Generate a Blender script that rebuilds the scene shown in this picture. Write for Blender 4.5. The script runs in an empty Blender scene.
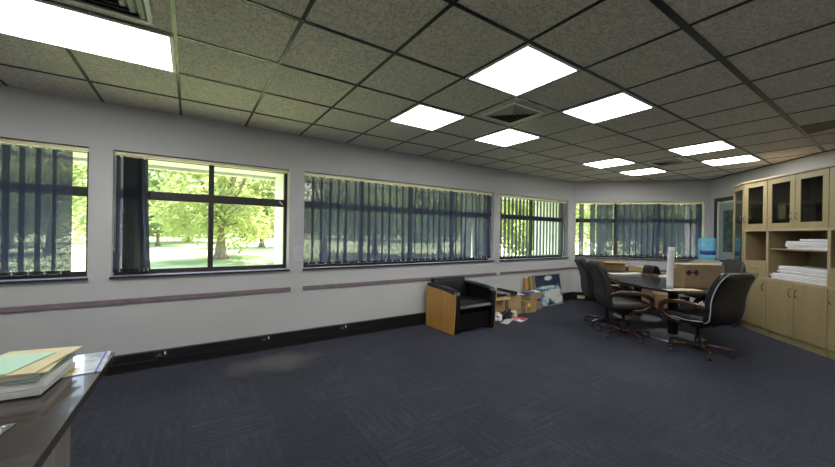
import bpy, bmesh, math, random
from mathutils import Vector, Matrix, noise
PI = math.pi
R = math.radians
random.seed(7)
scn = bpy.context.scene
COL = scn.collection

# ------------------------------------------------------------------ materials
def mat(name, color=(.5, .5, .5), rough=.5, metal=0.0, spec=.5, coat=0.0, build=None, emit=None, estr=0.0):
    m = bpy.data.materials.new(name)
    m.use_nodes = True
    nt = m.node_tree
    b = nt.nodes['Principled BSDF']
    b.inputs['Base Color'].default_value = (*color, 1)
    b.inputs['Roughness'].default_value = rough
    b.inputs['Metallic'].default_value = metal
    b.inputs['Specular IOR Level'].default_value = spec
    b.inputs['Coat Weight'].default_value = coat
    if emit:
        b.inputs['Emission Color'].default_value = (*emit, 1)
        b.inputs['Emission Strength'].default_value = estr
    if build:
        build(nt, b)
    return m

def N(nt, t, **kw):
    n = nt.nodes.new(t)
    for k, v in kw.items():
        if k in ('inp',):
            for a, c in v.items():
                n.inputs[a].default_value = c
        else:
            setattr(n, k, v)
    return n

def coords(nt, scale=(1, 1, 1), kind='Object', rot=(0, 0, 0)):
    tc = N(nt, 'ShaderNodeTexCoord')
    mp = N(nt, 'ShaderNodeMapping')
    mp.inputs['Scale'].default_value = scale
    mp.inputs['Rotation'].default_value = rot
    nt.links.new(tc.outputs[kind], mp.inputs[0])
    return mp.outputs[0]

def ramp(nt, fac, stops):
    r = N(nt, 'ShaderNodeValToRGB')
    el = r.color_ramp.elements
    while len(el) < len(stops):
        el.new(.5)
    for e, (p, c) in zip(el, stops):
        e.position = p
        e.color = (*c, 1) if len(c) == 3 else c
    nt.links.new(fac, r.inputs[0])
    return r.outputs[0]

def noise_tex(nt, vec, scale, detail=3, rough=.5):
    n = N(nt, 'ShaderNodeTexNoise')
    n.inputs['Scale'].default_value = scale
    n.inputs['Detail'].default_value = detail
    n.inputs['Roughness'].default_value = rough
    nt.links.new(vec, n.inputs['Vector'])
    return n.outputs[0]

def bump(nt, b, h, strength=.3, dist=.01):
    n = N(nt, 'ShaderNodeBump')
    n.inputs['Strength'].default_value = strength
    n.inputs['Distance'].default_value = dist
    nt.links.new(h, n.inputs['Height'])
    nt.links.new(n.outputs[0], b.inputs['Normal'])

def noisy(c1, c2, scale=6, sc=(1, 1, 1), detail=4, bs=0, bd=.005, lo=.35, hi=.65):
    def f(nt, b):
        v = coords(nt, sc)
        n = noise_tex(nt, v, scale, detail)
        nt.links.new(ramp(nt, n, [(lo, c1), (hi, c2)]), b.inputs['Base Color'])
        if bs:
            bump(nt, b, n, bs, bd)
    return f

M = {}
M['wall'] = mat('wall_paint', rough=.75, spec=.25, build=noisy((.455, .455, .455), (.49, .49, .48), 1.2, bs=.0))
M['wall_bounce'] = mat('pale_bounce_wall', (.80, .79, .76), rough=.7)  # unseen walls made paler to bounce light onto the ceiling
M['exterior'] = mat('exterior_plaster', rough=.9, build=noisy((.62, .62, .60), (.7, .7, .68), 3))
M['skirt'] = mat('black_skirting', (.008, .008, .009), rough=.35)
M['rail'] = mat('mauve_rail', rough=.5, build=noisy((.16, .125, .135), (.21, .165, .175), 20, (1, .1, 1)))
M['bronze'] = mat('dark_bronze_aluminium', (.035, .028, .024), rough=.4, metal=.3)
M['sill'] = mat('dark_sill', (.03, .032, .045), rough=.25, spec=.6)
M['sill_top'] = mat('sky_tinted_sill', (.42, .45, .58), rough=.2, spec=.6)  # blue of the reflected sky is put into the sill colour
M['tbar'] = mat('dark_tbar', (.010, .010, .010), rough=.3, spec=.3)
M['cream'] = mat('cream_enamel', (.75, .68, .45), rough=.4)
M['white'] = mat('white_plastic', (.82, .81, .78), rough=.4)
M['blackp'] = mat('black_plastic', (.012, .012, .013), rough=.45)
M['chain'] = mat('bead_chain_white', (.45, .45, .42), rough=.4)
M['chrome'] = mat('brushed_nickel', (.20, .19, .18), rough=.3, metal=1)
M['beech_edge'] = mat('beech_edge', rough=.45, build=noisy((.36, .28, .17), (.43, .34, .22), 5, (1, 1, .15)))

def wood(name, c1, c2, rough=.4, sc=(1, 1, .08), scale=9, coat=0.0):
    def f(nt, b):
        v = coords(nt, sc)
        n = noise_tex(nt, v, scale, 6, .6)
        n2 = noise_tex(nt, v, scale * 6, 2, .6)
        mx = N(nt, 'ShaderNodeMath', operation='MULTIPLY_ADD')
        mx.inputs[1].default_value = .3
        nt.links.new(n2, mx.inputs[0])
        nt.links.new(n, mx.inputs[2])
        nt.links.new(ramp(nt, mx.outputs[0], [(.45, c1), (.85, c2)]), b.inputs['Base Color'])
    return mat(name, rough=rough, coat=coat, build=f)

M['maple'] = wood('maple_veneer', (.27, .215, .10), (.34, .275, .14), .42, coat=.1)
M['maple_in'] = wood('maple_inside', (.23, .175, .085), (.28, .215, .11), .6)
M['oak'] = wood('oak_panel', (.40, .20, .045), (.56, .30, .08), .4, scale=5, coat=.1)
M['cherry'] = wood('dark_cherry', (.022, .009, .005), (.06, .022, .010), .2, sc=(.3, .3, .3), coat=.5)
M['table'] = wood('dark_table_top', (.020, .015, .015), (.040, .030, .030), .17, sc=(.15, 1, 1), scale=8, coat=.3)
M['desk'] = wood('desk_top_walnut', (.028, .022, .020), (.06, .047, .042), .22, sc=(1, .12, 1), scale=10, coat=.25)
M['desk_panel'] = wood('desk_panel_grey', (.14, .12, .11), (.26, .23, .21), .5, sc=(1, 1, .06), scale=14)
M['card'] = mat('cardboard', rough=.85, build=noisy((.36, .25, .12), (.44, .31, .16), 4))
M['card2'] = mat('dull_cardboard', rough=.85, build=noisy((.25, .18, .10), (.31, .225, .13), 4))
M['tape'] = mat('parcel_tape', (.42, .31, .18), rough=.3)
M['paper'] = mat('white_paper', (.72, .72, .72), rough=.7)
M['paper2'] = mat('grey_paper', (.5, .5, .48), rough=.7)
M['manila'] = mat('manila_card', rough=.7, build=noisy((.55, .47, .27), (.62, .53, .33), 8))
M['mint'] = mat('mint_card', (.42, .62, .47), rough=.6)
M['red'] = mat('red_print', (.55, .08, .12), rough=.4)
M['blue'] = mat('blue_print', (.05, .14, .5), rough=.4)
M['yellow'] = mat('yellow_print', (.75, .6, .06), rough=.4)

def leather(name, c1, c2, rough):
    def f(nt, b):
        v = coords(nt)
        vo = N(nt, 'ShaderNodeTexVoronoi')
        vo.inputs['Scale'].default_value = 220
        nt.links.new(v, vo.inputs['Vector'])
        n = noise_tex(nt, v, 5, 4)
        nt.links.new(ramp(nt, n, [(.35, c1), (.7, c2)]), b.inputs['Base Color'])
        ad = N(nt, 'ShaderNodeMath', operation='MULTIPLY_ADD')
        ad.inputs[1].default_value = .15
        nt.links.new(vo.outputs[0], ad.inputs[0])
        nt.links.new(n, ad.inputs[2])
        bump(nt, b, ad.outputs[0], .25, .01)
    return mat(name, rough=rough, build=f)
M['leather'] = leather('black_leather', (.0045, .0045, .005), (.008, .0075, .008), .36)
M['brown_leather'] = leather('worn_brown_leather', (.010, .0085, .0075), (.022, .0185, .016), .55)
M['piping'] = mat('pale_piping', (.35, .36, .38), rough=.5)
M['caster'] = mat('caster_rubber', (.03, .03, .032), rough=.35)

def carpet(nt, b):
    tc = N(nt, 'ShaderNodeTexCoord')
    sep = N(nt, 'ShaderNodeSeparateXYZ')
    nt.links.new(tc.outputs['Object'], sep.inputs[0])
    def math_(op, a, c=None, d=None):
        m = N(nt, 'ShaderNodeMath', operation=op)
        for i, q in enumerate((a, c, d)):
            if q is None: continue
            if isinstance(q, (int, float)): m.inputs[i].default_value = q
            else: nt.links.new(q, m.inputs[i])
        return m.outputs[0]
    tx = math_('FLOOR', math_('DIVIDE', sep.outputs[0], .5))
    ty = math_('FLOOR', math_('DIVIDE', sep.outputs[1], .5))
    par = math_('MODULO', math_('ABSOLUTE', math_('ADD', tx, ty)), 2)
    # ridges run one way or the other, quarter turned per tile
    mixc = N(nt, 'ShaderNodeMix')
    nt.links.new(par, mixc.inputs[0]); nt.links.new(sep.outputs[0], mixc.inputs[2]); nt.links.new(sep.outputs[1], mixc.inputs[3])
    wave = math_('SINE', math_('MULTIPLY', mixc.outputs[0], 100))
    cb = N(nt, 'ShaderNodeCombineXYZ')
    nt.links.new(tx, cb.inputs[0]); nt.links.new(ty, cb.inputs[1])
    wn = N(nt, 'ShaderNodeTexWhiteNoise')
    nt.links.new(cb.outputs[0], wn.inputs['Vector'])
    n1 = noise_tex(nt, tc.outputs['Object'], 60, 3, .7)
    n2 = noise_tex(nt, tc.outputs['Object'], 1.1, 4, .6)
    # anisotropic streaks along the ridges
    v = math_('MULTIPLY_ADD', wave, .03, .5)
    mixo = N(nt, 'ShaderNodeMix')
    nt.links.new(par, mixo.inputs[0]); nt.links.new(sep.outputs[1], mixo.inputs[2]); nt.links.new(sep.outputs[0], mixo.inputs[3])
    cv = N(nt, 'ShaderNodeCombineXYZ'); nt.links.new(math_('MULTIPLY', mixc.outputs[0], 30), cv.inputs[0]); nt.links.new(math_('MULTIPLY', mixo.outputs[0], 4), cv.inputs[1]); nt.links.new(par, cv.inputs[2])
    n5 = noise_tex(nt, cv.outputs[0], 1.0, 3, .6)
    v = math_('MULTIPLY_ADD', math_('SUBTRACT', n5, .5), .7, v)
    v = math_('MULTIPLY_ADD', math_('SUBTRACT', n1, .5), .9, v)
    v = math_('MULTIPLY_ADD', math_('SUBTRACT', wn.outputs[0], .5), .13, v)
    v = math_('MULTIPLY_ADD', math_('SUBTRACT', n2, .5), .5, v)
    c = ramp(nt, v, [(0.1, (.002, .0022, .003)), (.5, (.0100, .0108, .0150)), (.9, (.036, .039, .053))])
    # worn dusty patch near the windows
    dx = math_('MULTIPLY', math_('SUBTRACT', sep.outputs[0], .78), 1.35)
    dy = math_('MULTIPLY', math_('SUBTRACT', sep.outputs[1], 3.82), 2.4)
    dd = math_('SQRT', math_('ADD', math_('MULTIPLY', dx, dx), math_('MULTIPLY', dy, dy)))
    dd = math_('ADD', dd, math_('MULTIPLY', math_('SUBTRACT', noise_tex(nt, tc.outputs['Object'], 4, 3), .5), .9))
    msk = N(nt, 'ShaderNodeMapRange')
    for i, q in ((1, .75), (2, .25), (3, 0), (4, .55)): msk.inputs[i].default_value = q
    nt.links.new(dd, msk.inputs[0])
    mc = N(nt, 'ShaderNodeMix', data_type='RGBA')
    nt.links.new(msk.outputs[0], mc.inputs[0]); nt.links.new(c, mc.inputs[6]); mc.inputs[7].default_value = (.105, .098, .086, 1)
    nt.links.new(mc.outputs[2], b.inputs['Base Color'])
    b.inputs['Sheen Weight'].default_value = .16
    b.inputs['Sheen Roughness'].default_value = .5
    b.inputs['Sheen Tint'].default_value = (.6, .65, .9, 1)
    bump(nt, b, v, .5, .006)
M['carpet'] = mat('navy_carpet_tiles', rough=.85, spec=.25, build=carpet)

def tile(nt, b):
    v = coords(nt)
    vd = N(nt, 'ShaderNodeTexNoise'); vd.inputs['Scale'].default_value = 42; vd.inputs['Detail'].default_value = 1.5; vd.inputs['Distortion'].default_value = 1.6
    nt.links.new(v, vd.inputs['Vector'])
    n2 = noise_tex(nt, v, .9, 2)
    h = ramp(nt, vd.outputs[0], [(.42, (0, 0, 0)), (.5, (1, 1, 1))])
    base = ramp(nt, n2, [(.3, (.80, .735, .655)), (.7, (.85, .785, .70))])
    mc = N(nt, 'ShaderNodeMix', data_type='RGBA', blend_type='MULTIPLY'); mc.inputs[0].default_value = 1
    nt.links.new(base, mc.inputs[6]); nt.links.new(ramp(nt, vd.outputs[0], [(.41, (.74, .74, .73)), (.49, (1, 1, 1))]), mc.inputs[7])  # shade of the relief put into the colour, fissures multiplied darker
    nt.links.new(mc.outputs[2], b.inputs['Base Color'])
    bump(nt, b, h, .8, .006)
M['tile'] = mat('fissured_ceiling_tile', rough=.9, spec=.1, build=tile)

def diffuser(nt, b):
    # two tubes glow behind the opal sheet
    tc = N(nt, 'ShaderNodeTexCoord'); sp = N(nt, 'ShaderNodeSeparateXYZ'); nt.links.new(tc.outputs['Object'], sp.inputs[0])
    a = N(nt, 'ShaderNodeMath', operation='ABSOLUTE'); nt.links.new(sp.outputs[0], a.inputs[0])
    r = ramp(nt, a.outputs[0], [(0.0, (.60, .61, .60)), (.12, (1, 1, 1)), (.20, (.85, .86, .86)), (.28, (.6, .61, .6))])
    nt.links.new(r, b.inputs['Emission Color'])
    b.inputs['Emission Strength'].default_value = LAMP
LAMP = 10.5
M['diffuser'] = mat('lit_opal_diffuser', (.8, .8, .8), rough=.5, build=diffuser)

def trans_mix(name, tint, tfac_build, color, rough=.6, gloss=None, glow=None):
    m = bpy.data.materials.new(name); m.use_nodes = True
    nt = m.node_tree; nt.nodes.clear()
    out = N(nt, 'ShaderNodeOutputMaterial')
    tr = N(nt, 'ShaderNodeBsdfTransparent'); tr.inputs[0].default_value = (*tint, 1)
    mx = N(nt, 'ShaderNodeMixShader')
    if gloss:
        s = N(nt, 'ShaderNodeBsdfGlossy'); s.inputs['Roughness'].default_value = rough; s.inputs[0].default_value = (*color, 1)
    else:
        s = N(nt, 'ShaderNodeBsdfPrincipled'); s.inputs['Base Color'].default_value = (*color, 1); s.inputs['Roughness'].default_value = rough
    if glow:
        tl = N(nt, 'ShaderNodeBsdfTranslucent'); tl.inputs[0].default_value = (*glow, 1); ad = N(nt, 'ShaderNodeAddShader')
        nt.links.new(s.outputs[0], ad.inputs[0]); nt.links.new(tl.outputs[0], ad.inputs[1]); s = ad
    fac = tfac_build(nt)
    nt.links.new(fac, mx.inputs[0])
    nt.links.new(tr.outputs[0], mx.inputs[1]); nt.links.new(s.outputs[0], mx.inputs[2])
    nt.links.new(mx.outputs[0], out.inputs[0])
    return m
def fres(nt, ior=1.3):
    # thin-sheet reflectance, the same from both faces
    g = N(nt, 'ShaderNodeNewGeometry'); d = N(nt, 'ShaderNodeVectorMath', operation='DOT_PRODUCT')
    nt.links.new(g.outputs['Incoming'], d.inputs[0]); nt.links.new(g.outputs['Normal'], d.inputs[1])
    a = N(nt, 'ShaderNodeMath', operation='ABSOLUTE'); nt.links.new(d.outputs['Value'], a.inputs[0])
    o = N(nt, 'ShaderNodeMath', operation='SUBTRACT'); o.inputs[0].default_value = 1; nt.links.new(a.outputs[0], o.inputs[1])
    p = N(nt, 'ShaderNodeMath', operation='POWER'); p.inputs[1].default_value = 5; nt.links.new(o.outputs[0], p.inputs[0])
    f0 = ((ior - 1) / (ior + 1)) ** 2
    q = N(nt, 'ShaderNodeMath', operation='MULTIPLY_ADD'); q.inputs[1].default_value = 1 - f0; q.inputs[2].default_value = f0
    nt.links.new(p.outputs[0], q.inputs[0])
    return q.outputs[0]
def const(v):
    def f(nt):
        n = N(nt, 'ShaderNodeValue'); n.outputs[0].default_value = v; return n.outputs[0]
    return f
M['glass'] = trans_mix('window_glass', (.97, .985, .98), lambda nt: fres(nt, 1.25), (1, 1, 1), .0, True)
M['cab_glass'] = trans_mix('cabinet_glass', (.55, .52, .48), lambda nt: fres(nt, 1.5), (1, 1, 1), .02, True)
M['bottle'] = trans_mix('blue_bottle_plastic', (.70, .90, .97), const(.35), (.20, .50, .62), .15, glow=(.35, .70, .85))
def weave(nt):
    v = coords(nt, (1, 1, .75))
    n = N(nt, 'ShaderNodeTexNoise'); n.inputs['Scale'].default_value = 105; n.inputs['Detail'].default_value = 2.5; n.inputs['Roughness'].default_value = .7
    nt.links.new(v, n.inputs['Vector'])
    return ramp(nt, n.outputs[0], [(.42, (.985, .985, .985)), (.58, (.79, .79, .79))])
M['slat'] = trans_mix('navy_blind_weave', (.95, .93, 1.0), weave, (.022, .028, .055), .8, glow=(.016, .020, .045))

def foliage(name, c, t):
    m = bpy.data.materials.new(name); m.use_nodes = True
    nt = m.node_tree; nt.nodes.clear()
    out = N(nt, 'ShaderNodeOutputMaterial'); d = N(nt, 'ShaderNodeBsdfDiffuse'); tl = N(nt, 'ShaderNodeBsdfTranslucent'); mx = N(nt, 'ShaderNodeMixShader')
    v = coords(nt)
    n = noise_tex(nt, v, 1.3, 3)
    dark = tuple(x * .55 for x in c)
    nt.links.new(ramp(nt, n, [(.35, dark), (.65, c)]), d.inputs[0])
    tl.inputs[0].default_value = (*t, 1); mx.inputs[0].default_value = .45
    nt.links.new(d.outputs[0], mx.inputs[1]); nt.links.new(tl.outputs[0], mx.inputs[2]); nt.links.new(mx.outputs[0], out.inputs[0])
    return m
M['leaf1'] = foliage('yellow_green_leaves', (.50, .56, .24), (.60, .66, .27))
M['leaf2'] = foliage('mid_green_leaves', (.40, .47, .22), (.48, .55, .24))
M['leaf3'] = foliage('soft_green_leaves', (.46, .53, .30), (.52, .60, .3))
M['bark'] = mat('tree_bark', rough=.9, build=noisy((.18, .13, .09), (.34, .26, .18), 6, (1, 1, .2), bs=.5, bd=.03))
def grass(nt, b):
    v = coords(nt)
    n = noise_tex(nt, v, .22, 4, .6); n2 = noise_tex(nt, v, 9, 4, .7)
    a = N(nt, 'ShaderNodeMath', operation='MULTIPLY_ADD'); a.inputs[1].default_value = .25
    nt.links.new(n2, a.inputs[0]); nt.links.new(n, a.inputs[2])
    nt.links.new(ramp(nt, a.outputs[0], [(.45, (.14, .22, .10)), (.60, (.27, .35, .14)), (.75, (.50, .52, .26))]), b.inputs['Base Color'])
M['grass'] = mat('sunny_grass', rough=.9, build=grass)

# ------------------------------------------------------------------ mesh builder
class MB:
    def __init__(self, mtx=None):
        self.bm = bmesh.new(); self.m = mtx or Matrix()
    def _f(self, vs, faces, smooth=False, mi=0):
        bv = [self.bm.verts.new(self.m @ Vector(v)) for v in vs]
        for f in faces:
            try:
                fc = self.bm.faces.new([bv[i] for i in f]); fc.smooth = smooth; fc.material_index = mi
            except ValueError: pass
        return self
    def box(self, x0, x1, y0, y1, z0, z1, mtx=None, mi=0):
        vs = [(x, y, z) for x in (x0, x1) for y in (y0, y1) for z in (z0, z1)]
        if mtx: vs = [mtx @ Vector(v) for v in vs]
        return self._f(vs, [(0, 1, 3, 2), (4, 6, 7, 5), (0, 4, 5, 1), (2, 3, 7, 6), (0, 2, 6, 4), (1, 5, 7, 3)], mi=mi)
    def prism(self, pts, z0, z1, smooth=False, mi=0):
        n = len(pts)
        vs = [(x, y, z0) for x, y in pts] + [(x, y, z1) for x, y in pts]
        fs = [tuple(range(n))[::-1], tuple(range(n, 2 * n))] + [(i, (i + 1) % n, n + (i + 1) % n, n + i) for i in range(n)]
        return self._f(vs, fs, smooth, mi)
    def lathe(self, prof, seg=20, c=(0, 0), smooth=True, mtx=None, mi=0):
        vs, fs = [], []
        for r, z in prof:
            for k in range(seg):
                a = 2 * PI * k / seg
                vs.append((c[0] + r * math.cos(a), c[1] + r * math.sin(a), z))
        for i in range(len(prof) - 1):
            for k in range(seg):
                fs.append((i * seg + k, i * seg + (k + 1) % seg, (i + 1) * seg + (k + 1) % seg, (i + 1) * seg + k))
        fs.append(tuple(range(seg))[::-1]); fs.append(tuple((len(prof) - 1) * seg + k for k in range(seg)))
        if mtx: vs = [mtx @ Vector(v) for v in vs]
        return self._f(vs, fs, smooth, mi)
    def sweep(self, pts, sec, up=(0, 0, 1), scale=None, smooth=True, closed=False, side=None):
        """sec: list of (u,v); u along side vector, v along up-ish normal"""
        P = [Vector(p) for p in pts]; n = len(P); m = len(sec); vs = []
        for i, p in enumerate(P):
            if closed: t = P[(i + 1) % n] - P[i - 1]
            else: t = P[min(i + 1, n - 1)] - P[max(i - 1, 0)]
            t.normalize()
            if side is not None:
                s = Vector(side).normalized(); w = s.cross(t).normalized() * -1
                w = t.cross(s).normalized()
            else:
                s = t.cross(Vector(up))
                if s.length < 1e-4: s = Vector((1, 0, 0))
                s.normalize(); w = s.cross(t).normalized()
            k = scale[i] if scale else 1
            ku, kv = (k if isinstance(k, tuple) else (k, k))
            for (u, v) in sec: vs.append(p + s * u * ku + w * v * kv)
        fs = []
        for i in range(n if closed else n - 1):
            for k in range(m):
                fs.append((i * m + k, i * m + (k + 1) % m, ((i + 1) % n) * m + (k + 1) % m, ((i + 1) % n) * m + k))
        if not closed: fs += [tuple(range(m))[::-1], tuple((n - 1) * m + k for k in range(m))]
        return self._f(vs, fs, smooth)
    def tube(self, pts, r, seg=8, closed=False):
        return self.sweep(pts, [(r * math.cos(2 * PI * k / seg), r * math.sin(2 * PI * k / seg)) for k in range(seg)], closed=closed)
    def build(self, name, material, parent=None, bevel=0, subsurf=0, segs=2, norm=True):
        if norm: bmesh.ops.recalc_face_normals(self.bm, faces=self.bm.faces)
        me = bpy.data.meshes.new(name); self.bm.to_mesh(me); self.bm.free()
        for mm in (material if isinstance(material, (list, tuple)) else [material]): me.materials.append(mm)
        o = bpy.data.objects.new(name, me); COL.objects.link(o)
        if parent: o.parent = parent
        if bevel:
            b = o.modifiers.new('bevel', 'BEVEL'); b.width = bevel; b.segments = segs; b.limit_method = 'ANGLE'; b.angle_limit = R(40)
        if subsurf:
            s = o.modifiers.new('sub', 'SUBSURF'); s.levels = subsurf; s.render_levels = subsurf
        return o

def spl(pts, n=6, closed=False):
    P = [Vector(p) for p in pts]; out = []; L = len(P)
    rng = range(L) if closed else range(L - 1)
    for i in rng:
        p0 = P[(i - 1) % L] if closed or i > 0 else P[0] * 2 - P[1]
        p1, p2 = P[i], P[(i + 1) % L]
        p3 = P[(i + 2) % L] if closed or i + 2 < L else P[-1] * 2 - P[-2]
        for k in range(n):
            t = k / n
            out.append(.5 * ((2 * p1) + (p2 - p0) * t + (2 * p0 - 5 * p1 + 4 * p2 - p3) * t * t + (3 * p1 - p0 - 3 * p2 + p3) * t ** 3))
    if not closed: out.append(P[-1])
    return out
def rsec(w, h, r=.3, n=3):
    """rounded rectangle section, w by h"""
    rr = min(w, h) * r; out = []
    for cx, cy, a0 in ((w / 2 - rr, h / 2 - rr, 0), (-w / 2 + rr, h / 2 - rr, 90), (-w / 2 + rr, -h / 2 + rr, 180), (w / 2 - rr, -h / 2 + rr, 270)):
        for k in range(n + 1):
            a = R(a0 + 90 * k / n); out.append((cx + rr * math.cos(a), cy + rr * math.sin(a)))
    return out

def tag(o, label=None, cat=None, group=None, kind=None):
    if label: o['label'] = label
    if cat: o['category'] = cat
    if group: o['group'] = group
    if kind: o['kind'] = kind
    return o
def empty(name, loc=(0, 0, 0), rz=0, label=None, cat=None, group=None, kind=None, rot=None):
    o = bpy.data.objects.new(name, None); COL.objects.link(o); o.empty_display_size = .1
    o.location = loc; o.rotation_euler = rot if rot else (0, 0, rz)
    return tag(o, label, cat, group, kind)
KIDS = {}
def copy_tree(o, parent=None):
    c = o.copy(); COL.objects.link(c); c.parent = parent
    for ch in [x for x in list(bpy.data.objects) if x.parent == o]: copy_tree(ch, c)
    return c

# ------------------------------------------------------------------ room frame
ZC = 2.572
YW = 4.30
C0 = Vector((8.785, 2.465, 0)); r2 = 2 ** .5
EA = Vector((-1, 1, 0)) / r2; EB = Vector((-1, -1, 0)) / r2
LF = 2.595
def ab(a, b, z=0): return C0 + EA * a + EB * b + Vector((0, 0, z))
SETF = {'long': ((0, YW, 0), 0.0), 'far': (tuple(ab(LF, 0)), R(-45)), 'right': (tuple(C0), R(225))}
ZS, ZT = .925, 2.135
XL, YB = -4.0, -3.0
BR = (C0.y - YB) * r2
XR = C0.x - BR / r2

def struct(o): o['kind'] = 'structure'; return o
def wall(name, frame, x0, x1, holes, t=.2):
    loc, rz = frame; mb = MB(); xs = x0
    for (a, b, z0, z1) in holes:
        mb.box(xs, a, 0, t, 0, ZC + .1)
        mb.box(a, b, 0, t, 0, z0); mb.box(a, b, 0, t, z1, ZC + .1)
        xs = b
    mb.box(xs, x1, 0, t, 0, ZC + .1)
    bmesh.ops.remove_doubles(mb.bm, verts=mb.bm.verts, dist=1e-5)
    o = mb.build(name, M['wall']); o.location = loc; o.rotation_euler = (0, 0, rz)
    return struct(o)
W1 = (-2.42, -.78); W2 = (-.612, 1.003); W3 = (1.18, 4.515); W4 = (4.68, 6.79)
WF = (LF - 2.53, LF - .07)
WR = (.23, 1.24)
wall('wall_left', SETF['long'], XL - .2, 6.95 + .08, [(a, b, ZS, ZT) for a, b in (W1, W2, W3, W4)])
wall('wall_front', SETF['far'], -.08, LF, [(*WF, ZS, ZT)])
wall('wall_right', SETF['right'], 0, BR + .2, [(*WR, ZS, ZT)])
for nm_, fr_, l_ in (('wall_back', ((XR, YB, 0), R(180)), XR - XL + .2), ('wall_side', ((XL, YB, 0), R(90)), YW - YB)):
    o_ = wall(nm_, fr_, 0 if nm_ == 'wall_side' else -.2, l_, []); o_.data.materials[0] = M['wall_bounce']
poly = [(XL, YB), (XR, YB), (C0.x, C0.y), (6.95, YW), (XL, YW)]
struct(MB().prism(poly, -.1, 0).build('floor', M['carpet']))

# ceiling tiles and T-bar grid
S0, N1, G = -.089, 3.764, .6
cb = MB()
cb.prism([(XL - .15, YB - .15), (XR + .1, YB - .15), (C0.x + .2, C0.y), (7.03, YW + .15), (XL - .15, YW + .15)], ZC, ZC + .05)
struct(cb.build('ceiling', M['tile']))
def clip(p, q):
    """clip a segment to the room polygon"""
    p, q = Vector(p), Vector(q); t0, t1 = 0, 1; n = len(poly)
    for i in range(n):
        a, b = Vector(poly[i]), Vector(poly[(i + 1) % n]); e = b - a; nr = Vector((-e.y, e.x))
        da, db = (p - a).dot(nr), (q - a).dot(nr)
        if da < 0 and db < 0: return None
        if da < 0: t0 = max(t0, da / (da - db))
        elif db < 0: t1 = min(t1, da / (da - db))
    return None if t1 <= t0 else (p + (q - p) * t0, p + (q - p) * t1)
gb = MB()
for i in range(-8, 16):
    c = clip((S0 + G * i, -9), (S0 + G * i, 9))
    if c: gb.box(c[0].x - .011, c[0].x + .011, c[0].y, c[1].y, ZC - .004, ZC + .01)
for j in range(-1, 14):
    y = N1 - G * j; w = .018 if j % 5 == 0 and j > 0 else .011
    c = clip((-9, y), (12, y))
    if c: gb.box(c[0].x, c[1].x, y - w, y + w, ZC - .005, ZC + .01)
struct(gb.build('trim_1', M['tbar']))
ab_ = MB()   # dark shadow-gap angle round the ceiling edge of the right wall
ab_.box(0, BR, -.018, 0, ZC - .012, ZC, None)
o = ab_.build('trim_2', M['blackp']); o.location = SETF['right'][0]; o.rotation_euler = (0, 0, SETF['right'][1]); struct(o)

# skirting trunking
def skirting(name, frame, x0, x1):
    m = MB(); m.box(x0, x1, -.045, 0, 0, .172); m.box(x0, x1, -.049, -.045, .082, .09)
    m.box(x0, x1, -.05, -.045, .005, .012)
    o = m.build(name, M['skirt'], bevel=.004); o.location = frame[0]; o.rotation_euler = (0, 0, frame[1]); struct(o)
skirting('baseboard_left', SETF['long'], XL, 6.93)
skirting('baseboard_front', SETF['far'], .02, LF)
skirting('baseboard_right', SETF['right'], 0.05, 1.25)
# dado rail in stretches
for k, (x0, x1) in enumerate(((-3.9, 1.03), (1.178, 4.585), (4.70, 6.95))):
    m = MB(); m.box(x0, x1, YW - .018, YW, .662, .71); struct(m.build('trim_%d' % (k + 3), M['rail'], bevel=.004))
m = MB(); m.box(0.01, LF, -.018, 0, .662, .71); o = m.build('trim_6', M['rail'], bevel=.004); o.location = SETF['far'][0]; o.rotation_euler = (0, 0, SETF['far'][1]); struct(o)

# outside of the building: fins, eaves, roof
ex = MB()
for a, b in ((-2.6, -2.42), (W1[1], W2[0]), (W2[1], W3[0]), (W3[1], W4[0]), (W4[1], 7.02)): ex.box(a, b, YW + .2, YW + .86, -.35, ZT + .02)
ex.box(XL - 1, 7.4, YW + .2, YW + .86, ZT + .02, ZC + .5)
ex.box(XL - 1, 7.4, YW + .86, YW + .92, ZT - .02, ZC + .6)
struct(ex.build('trim_7', M['exterior']))
ex = MB(); ex.box(-.3, LF + .7, .2, .86, ZT + .02, ZC + .5); ex.box(LF - .02, LF + .2, .2, .86, -.35, ZT + .02); ex.box(-.02,.1,.2,.5,-.35,ZT+.02)
o = ex.build('trim_8', M['exterior']); o.location = SETF['far'][0]; o.rotation_euler = (0, 0, SETF['far'][1]); struct(o)
rf = MB(); rf.prism([(XL - 1, YB - 1), (XR + 1, YB - 1), (C0.x + 1.1, C0.y), (7.4, YW + .8), (XL - 1, YW + .8)], ZC + .5, ZC + .62)
struct(rf.build('trim_9', M['exterior']))

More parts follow.
